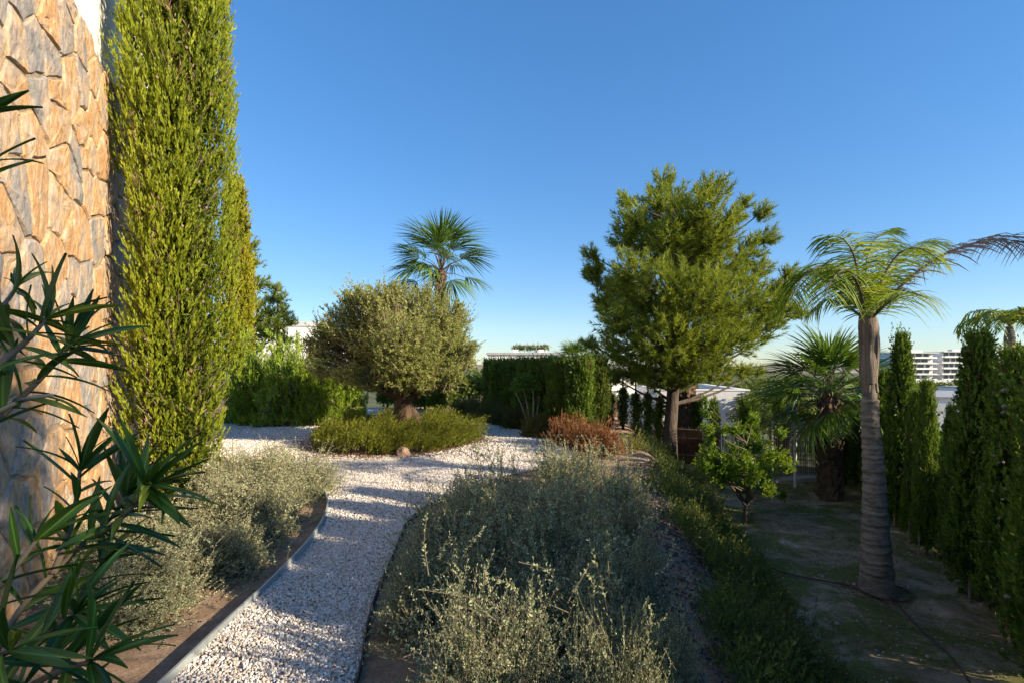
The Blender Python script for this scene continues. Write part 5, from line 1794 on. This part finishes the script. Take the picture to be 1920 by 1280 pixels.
# ------------------------------------------------------------------ houses beyond
def simple_house(name, label, parts):
    t = thing(name, label, 'house')
    for nm, mat, boxes, rot, cx, cy in parts:
        for bx in boxes:
            b = Buf(); box(b, *bx, rot=rot, cx=cx, cy=cy); obj(nm, b.mesh(nm, mat), t)
    return t


def houses():
    # sunlit white house by the hedge end
    d = 24
    zt = P(0, 712, d)[2]
    simple_house('white_house', 'sunlit white house with flat roof right behind the hedge end', [
        ('wall', M_WHITE, [(4.0, 5.85, d, d + 7, -4.5, zt)], .18, 5.9, d),
        ('parapet', M_COPING, [(3.95, 5.9, d - .05, d + 7.05, zt + .002, zt + .09)], .18, 5.9, d),
        ('window', M_GLASS, [(4.5, 5.2, d - .03, d + .05, -1.6, -.4)], .18, 5.9, d)])
    # low house behind the fence, shade put into its grey white walls
    d = 21.5
    zt = P(0, 731, d)[2]; x0 = (1232 - 960) / FPX * d; x1 = (1398 - 960) / FPX * d
    t = simple_house('low_house', 'low white walled house with open flat roof behind the lemon tree', [
        ('wall', M_WHITEB, [(x0, x1, d, d + .25, -4.5, zt), (x0, x0 + .25, d + .253, d + 7, -4.5, zt), (x1 - .25, x1, d + .253, d + 7, -4.5, zt)], -.10, x0, d),
        ('roof', M_COPING, [(x0 + .252, x1 - .252, d + .255, d + 7, -4.5, zt - .28)], -.10, x0, d),
        ('coping', M_WHITE, [(x0 - .03, x1 + .03, d - .03, d + .28, zt + .002, zt + .05), (x1 - .28, x1 + .03, d + .282, d + 7, zt + .002, zt + .05)], -.10, x0, d)])
    # blue-white wall on the right
    d = 19
    x0 = (1748 - 960) / FPX * d; x1 = (1812 - 960) / FPX * d; zt = P(0, 746, d)[2]
    simple_house('white_wall_house', 'flat roofed white building in shade seen between the right hand cypresses', [
        ('wall', M_WHITE, [(x0, x1 + 2.4, d, d + 6, -4.5, zt)], -.35, x0, d),
        ('coping', M_COPING, [(x0 - .04, x1 + 2.44, d - .04, d + 6.04, zt + .002, zt + .06)], -.35, x0, d)])
    d = 22
    x0 = (1868 - 960) / FPX * d; x1 = (1888 - 960) / FPX * d
    simple_house('white_chimney_house', 'narrow white block glimpsed behind the right edge cypresses', [
        ('wall', M_WHITE, [(x0, x1 + .5, d, d + 3, -4.5, P(0, 730, d)[2])], 0, x0, d), ('coping', M_COPING, [(x0 - .03, x1 + .53, d - .03, d + 3.03, P(0, 730, d)[2] + .002, P(0, 730, d)[2] + .05)], 0, x0, d)])
    # pale building behind the left pines
    d = 36
    x0 = (440 - 960) / FPX * d; x1 = (600 - 960) / FPX * d; zt = P(0, 604, d)[2]
    simple_house('pale_building', 'sunlit pale building behind the two left pines and the olive', [
        ('wall', M_WHITE, [(x0, x1, d, d + 9, -5, zt)], .12, x0, d),
        ('parapet', M_WHITEB, [(x0 - .08, x1 + .08, d - .08, d + .2, zt - .25, zt + .08)], .12, x0, d)])
    # roof terrace with vine pergola above the hedge
    d = 58
    x0 = (915 - 960) / FPX * d; x1 = (1045 - 960) / FPX * d; zt = P(0, 659, d)[2]
    t = simple_house('terrace_house', 'white roof terrace with a vine covered pergola just above the hedge', [
        ('wall', M_WHITE, [(x0, x1, d, d + 10, -7, zt - .35)], 0, 0, 0),
        ('roof_edge', M_COPING, [(x0 - .2, x1 + .2, d - .2, d + 10, zt - .347, zt - .1)], 0, 0, 0),
        ('chimney', M_WHITE, [((962 - 960) / FPX * d, (972 - 960) / FPX * d, d + .3, d + .9, zt - .097, zt + .25), ((1010 - 960) / FPX * d, (1020 - 960) / FPX * d, d + .3, d + .9, zt - .097, zt + .25)], 0, 0, 0),
        ('pergola_post', M_WHITEB, [((px - 960) / FPX * d, (px - 960) / FPX * d + .12, d + 1, d + 1.12, zt - .097, P(0, 651, d)[2]) for px in (966, 985, 1005, 1024)], 0, 0, 0),
        ('pergola_beam', M_STAKE, [((962 - 960) / FPX * d, (1030 - 960) / FPX * d, d + .95 + k * 1.2, d + 1.07 + k * 1.2, P(0, 651, d)[2] + .002, P(0, 651, d)[2] + .12) for k in (0, 1, 2)], 0, 0, 0)])
    rng = np.random.default_rng(4); n = 500
    xx = rng.uniform((962 - 960) / FPX * d, (1030 - 960) / FPX * d, n)
    S = np.stack([xx, d + rng.uniform(.8, 3.3, n), P(0, 651, d)[2] + rng.uniform(-.05, .25, n)], 1); E = S + np.stack([rng.normal(0, .25, n), rng.normal(0, .2, n), rng.normal(-.1, .2, n)], 1)
    fb = Buf(); leaves(fb, rng, S, E, (S + E) / 2, 12, .13, .09, 0, 1)
    obj('vine', fb.mesh('vine', M_FAR), t)


houses()


def apartments():
    for (px0, px1, d, top, lab, seed) in ((1674, 1758, 330, 661, 'left white five storey apartment block with long balconies on the horizon', 1), (1770, 1822, 335, 659, 'right white apartment block on the horizon, beside the taller cypresses', 2)):
        x0 = (px0 - 960) / FPX * d; x1 = (px1 - 960) / FPX * d
        zt = P(0, top, d)[2]; zb = P(0, 712, d)[2]
        t = thing('apartment_block', lab, 'building')
        fl = 5; fh = (zt - zb) / fl
        b = Buf(); box(b, x0 + 1, x1 - 1, d + 2.6, d + 16, zb - 4, zt - .4); obj('wall', b.mesh('wall', M_WHITEB), t)
        for k in range(fl + 1):
            z = zb + k * fh
            o = (0, -1.2, 0, -.8, .5, 0)[k]
            b = Buf(); box(b, x0 + o, x1 + (1.2 if k % 2 else 0), d, d + 17, z - .17, z + .20); obj('floor_slab', b.mesh('floor_slab', M_WHITE), t)
            if k < fl:
                b = Buf(); box(b, x0 + o + .2, x1 - .2, d + .1, d + .3, z + .205, z + .85); obj('balcony_wall', b.mesh('balcony_wall', M_WHITE if k % 2 == 0 else M_WHITEB), t)
                rng = np.random.default_rng(seed * 10 + k)
                xx = x0 + 2
                while xx < x1 - 4:
                    w = rng.uniform(2.2, 4.2)
                    b = Buf(); box(b, xx, xx + w, d + 2.45, d + 2.55, z + .5, z + fh - .5); obj('window', b.mesh('window', M_GLASS), t)
                    xx += w + rng.uniform(.6, 1.8)
        b = Buf(); box(b, x0 + (x1 - x0) * .55, x0 + (x1 - x0) * .8, d + 5, d + 9, zt + .253, zt + 1.6); obj('roof_house', b.mesh('roof_house', M_WHITE), t)
        b = Buf(); box(b, x0 - 4, x1 + 8, d - 6, d - 5, zb - 4, zb + .2); obj('terrace_wall', b.mesh('terrace_wall', M_WHITEB), t)
    # low plinth buildings and walls before them
    d = 260
    simple_house('long_terrace_wall', 'long pale retaining wall below the apartment blocks', [('wall', M_WHITEB, [((1640 - 960) / FPX * d, (1900 - 960) / FPX * d, d, d + 1, -12, P(0, 713, d)[2])], 0, 0, 0)])


apartments()


# ---- trees between the garden and the horizon
def far_trees():
    rng = np.random.default_rng(91)
    def blob(seed, dense=260):
        r = np.random.default_rng(seed); fb = Buf()
        for _ in range(9):
            c = np.array([r.normal(0, .38), r.normal(0, .38), r.uniform(.45, .95)]); rad = r.uniform(.28, .5)
            n = dense // 5
            d = sphere_pts(r, n); E = c + d * rad * (.5 + .5 * r.random((n, 1))); S = c + (E - c) * .5
            leaves(fb, r, S, E, (S + E) / 2 + np.array([0, 0, .04]), 13, .11, .05, 0, .9, vb=np.clip(.2 + .6 * r.random(n), 0, 1))
        return fb.mesh('crown', M_FAR)
    blobs = [blob(500 + k) for k in range(4)]
    tm = trunk_mesh([(0, 0, -.6), (0, 0, .6)], [.06, .04], M_BARK, 6)
    spots = []
    for px, py, d, s in ((1420, 740, 17.5, 1.1), (1445, 705, 24, 1.7), (1400, 712, 34, 2.0), (1478, 722, 20, 1.5), (1212, 728, 30, 1.8), (1225, 712, 40, 2.0), (1640, 722, 24, 1.6), (1665, 720, 30, 1.9), (1690, 730, 26, 1.8),
                         (1725, 735, 34, 1.8), (1775, 722, 30, 1.7), (1800, 712, 40, 2.6), (1715, 716, 60, 3.6), (1755, 718, 75, 4), (1650, 712, 70, 4), (1600, 712, 55, 3.5), (1820, 705, 60, 3.5), (1560, 708, 60, 4), (1520, 705, 80, 5), (1480, 700, 90, 5),
                         (1440, 700, 80, 5), (1390, 700, 100, 6), (1330, 702, 90, 6), (1270, 702, 80, 5), (1850, 720, 35, 2.3), (1900, 715, 38, 2.6), (1680, 706, 130, 7), (1740, 706, 140, 6), (1790, 706, 150, 6), (1620, 702, 160, 8), (1840, 702, 160, 9),
                         (1500, 697, 180, 9), (1430, 696, 200, 9), (1550, 697, 220, 10), (1900, 700, 120, 8), (880, 690, 60, 4), (900, 682, 90, 5), (1060, 684, 95, 5)):
        spots.append((px, py, d, s))
    ords = ['first', 'second', 'third', 'fourth', 'fifth', 'sixth', 'seventh', 'eighth', 'ninth', 'tenth', 'eleventh', 'twelfth', 'thirteenth', 'fourteenth', 'fifteenth', 'sixteenth', 'seventeenth', 'eighteenth', 'nineteenth', 'twentieth', 'twenty first', 'twenty second', 'twenty third', 'twenty fourth', 'twenty fifth']
    nears = sorted(q[0] for q in spots if q[2] < 45); fars = sorted(q[0] for q in spots if q[2] >= 45)
    for i, (px, py, d, s) in enumerate(spots):
        x = (px - 960) / FPX * d; zg = T(x, d); top = P(px, py, d)[2]
        h = max(top - zg, s)
        near = d < 45
        t = thing('broadleaf_tree', ords[nears.index(px)] + ' round leafy tree from the left in the sunny belt just beyond the garden' if near else ords[fars.index(px)] + ' small far tree from the left in the belt below the horizon', 'tree', (x, d, top - s * 1.35 if not near else top - s * 1.35), 'trees just beyond the garden' if near else 'far trees below the horizon')
        o = obj('crown', blobs[i % 4], t); o.scale = (s * 1.25, s * 1.25, s); o.rotation_euler = (0, 0, i * 1.3)
        b = Buf(); add_tube(b, [(0, 0, zg - (top - s * 1.35) - .1), (0, 0, s * .7)], [s * .07, s * .04], 6)
        obj('trunk', b.mesh('trunk', M_BARK), t)
    # a yellow flowering bush inside the fence
    ys = shrub_mesh(154, .6, .9, 160, 30, .07, .028, M_YEL, M_TWIG, t0=.3)
    for k, (px, py, d) in enumerate(((1600, 800, 12.6), (1548, 812, 12.9))):
        x = (px - 960) / FPX * d
        make_shrub('yellow_green_shrub', ['glowing yellow green shrub just behind the queen palm trunk', 'glowing yellow green shrub behind the shaggy fan palm'][k], 'shrub', (x, d, P(px, py, d)[2] - .5), ys, .8)


far_trees()
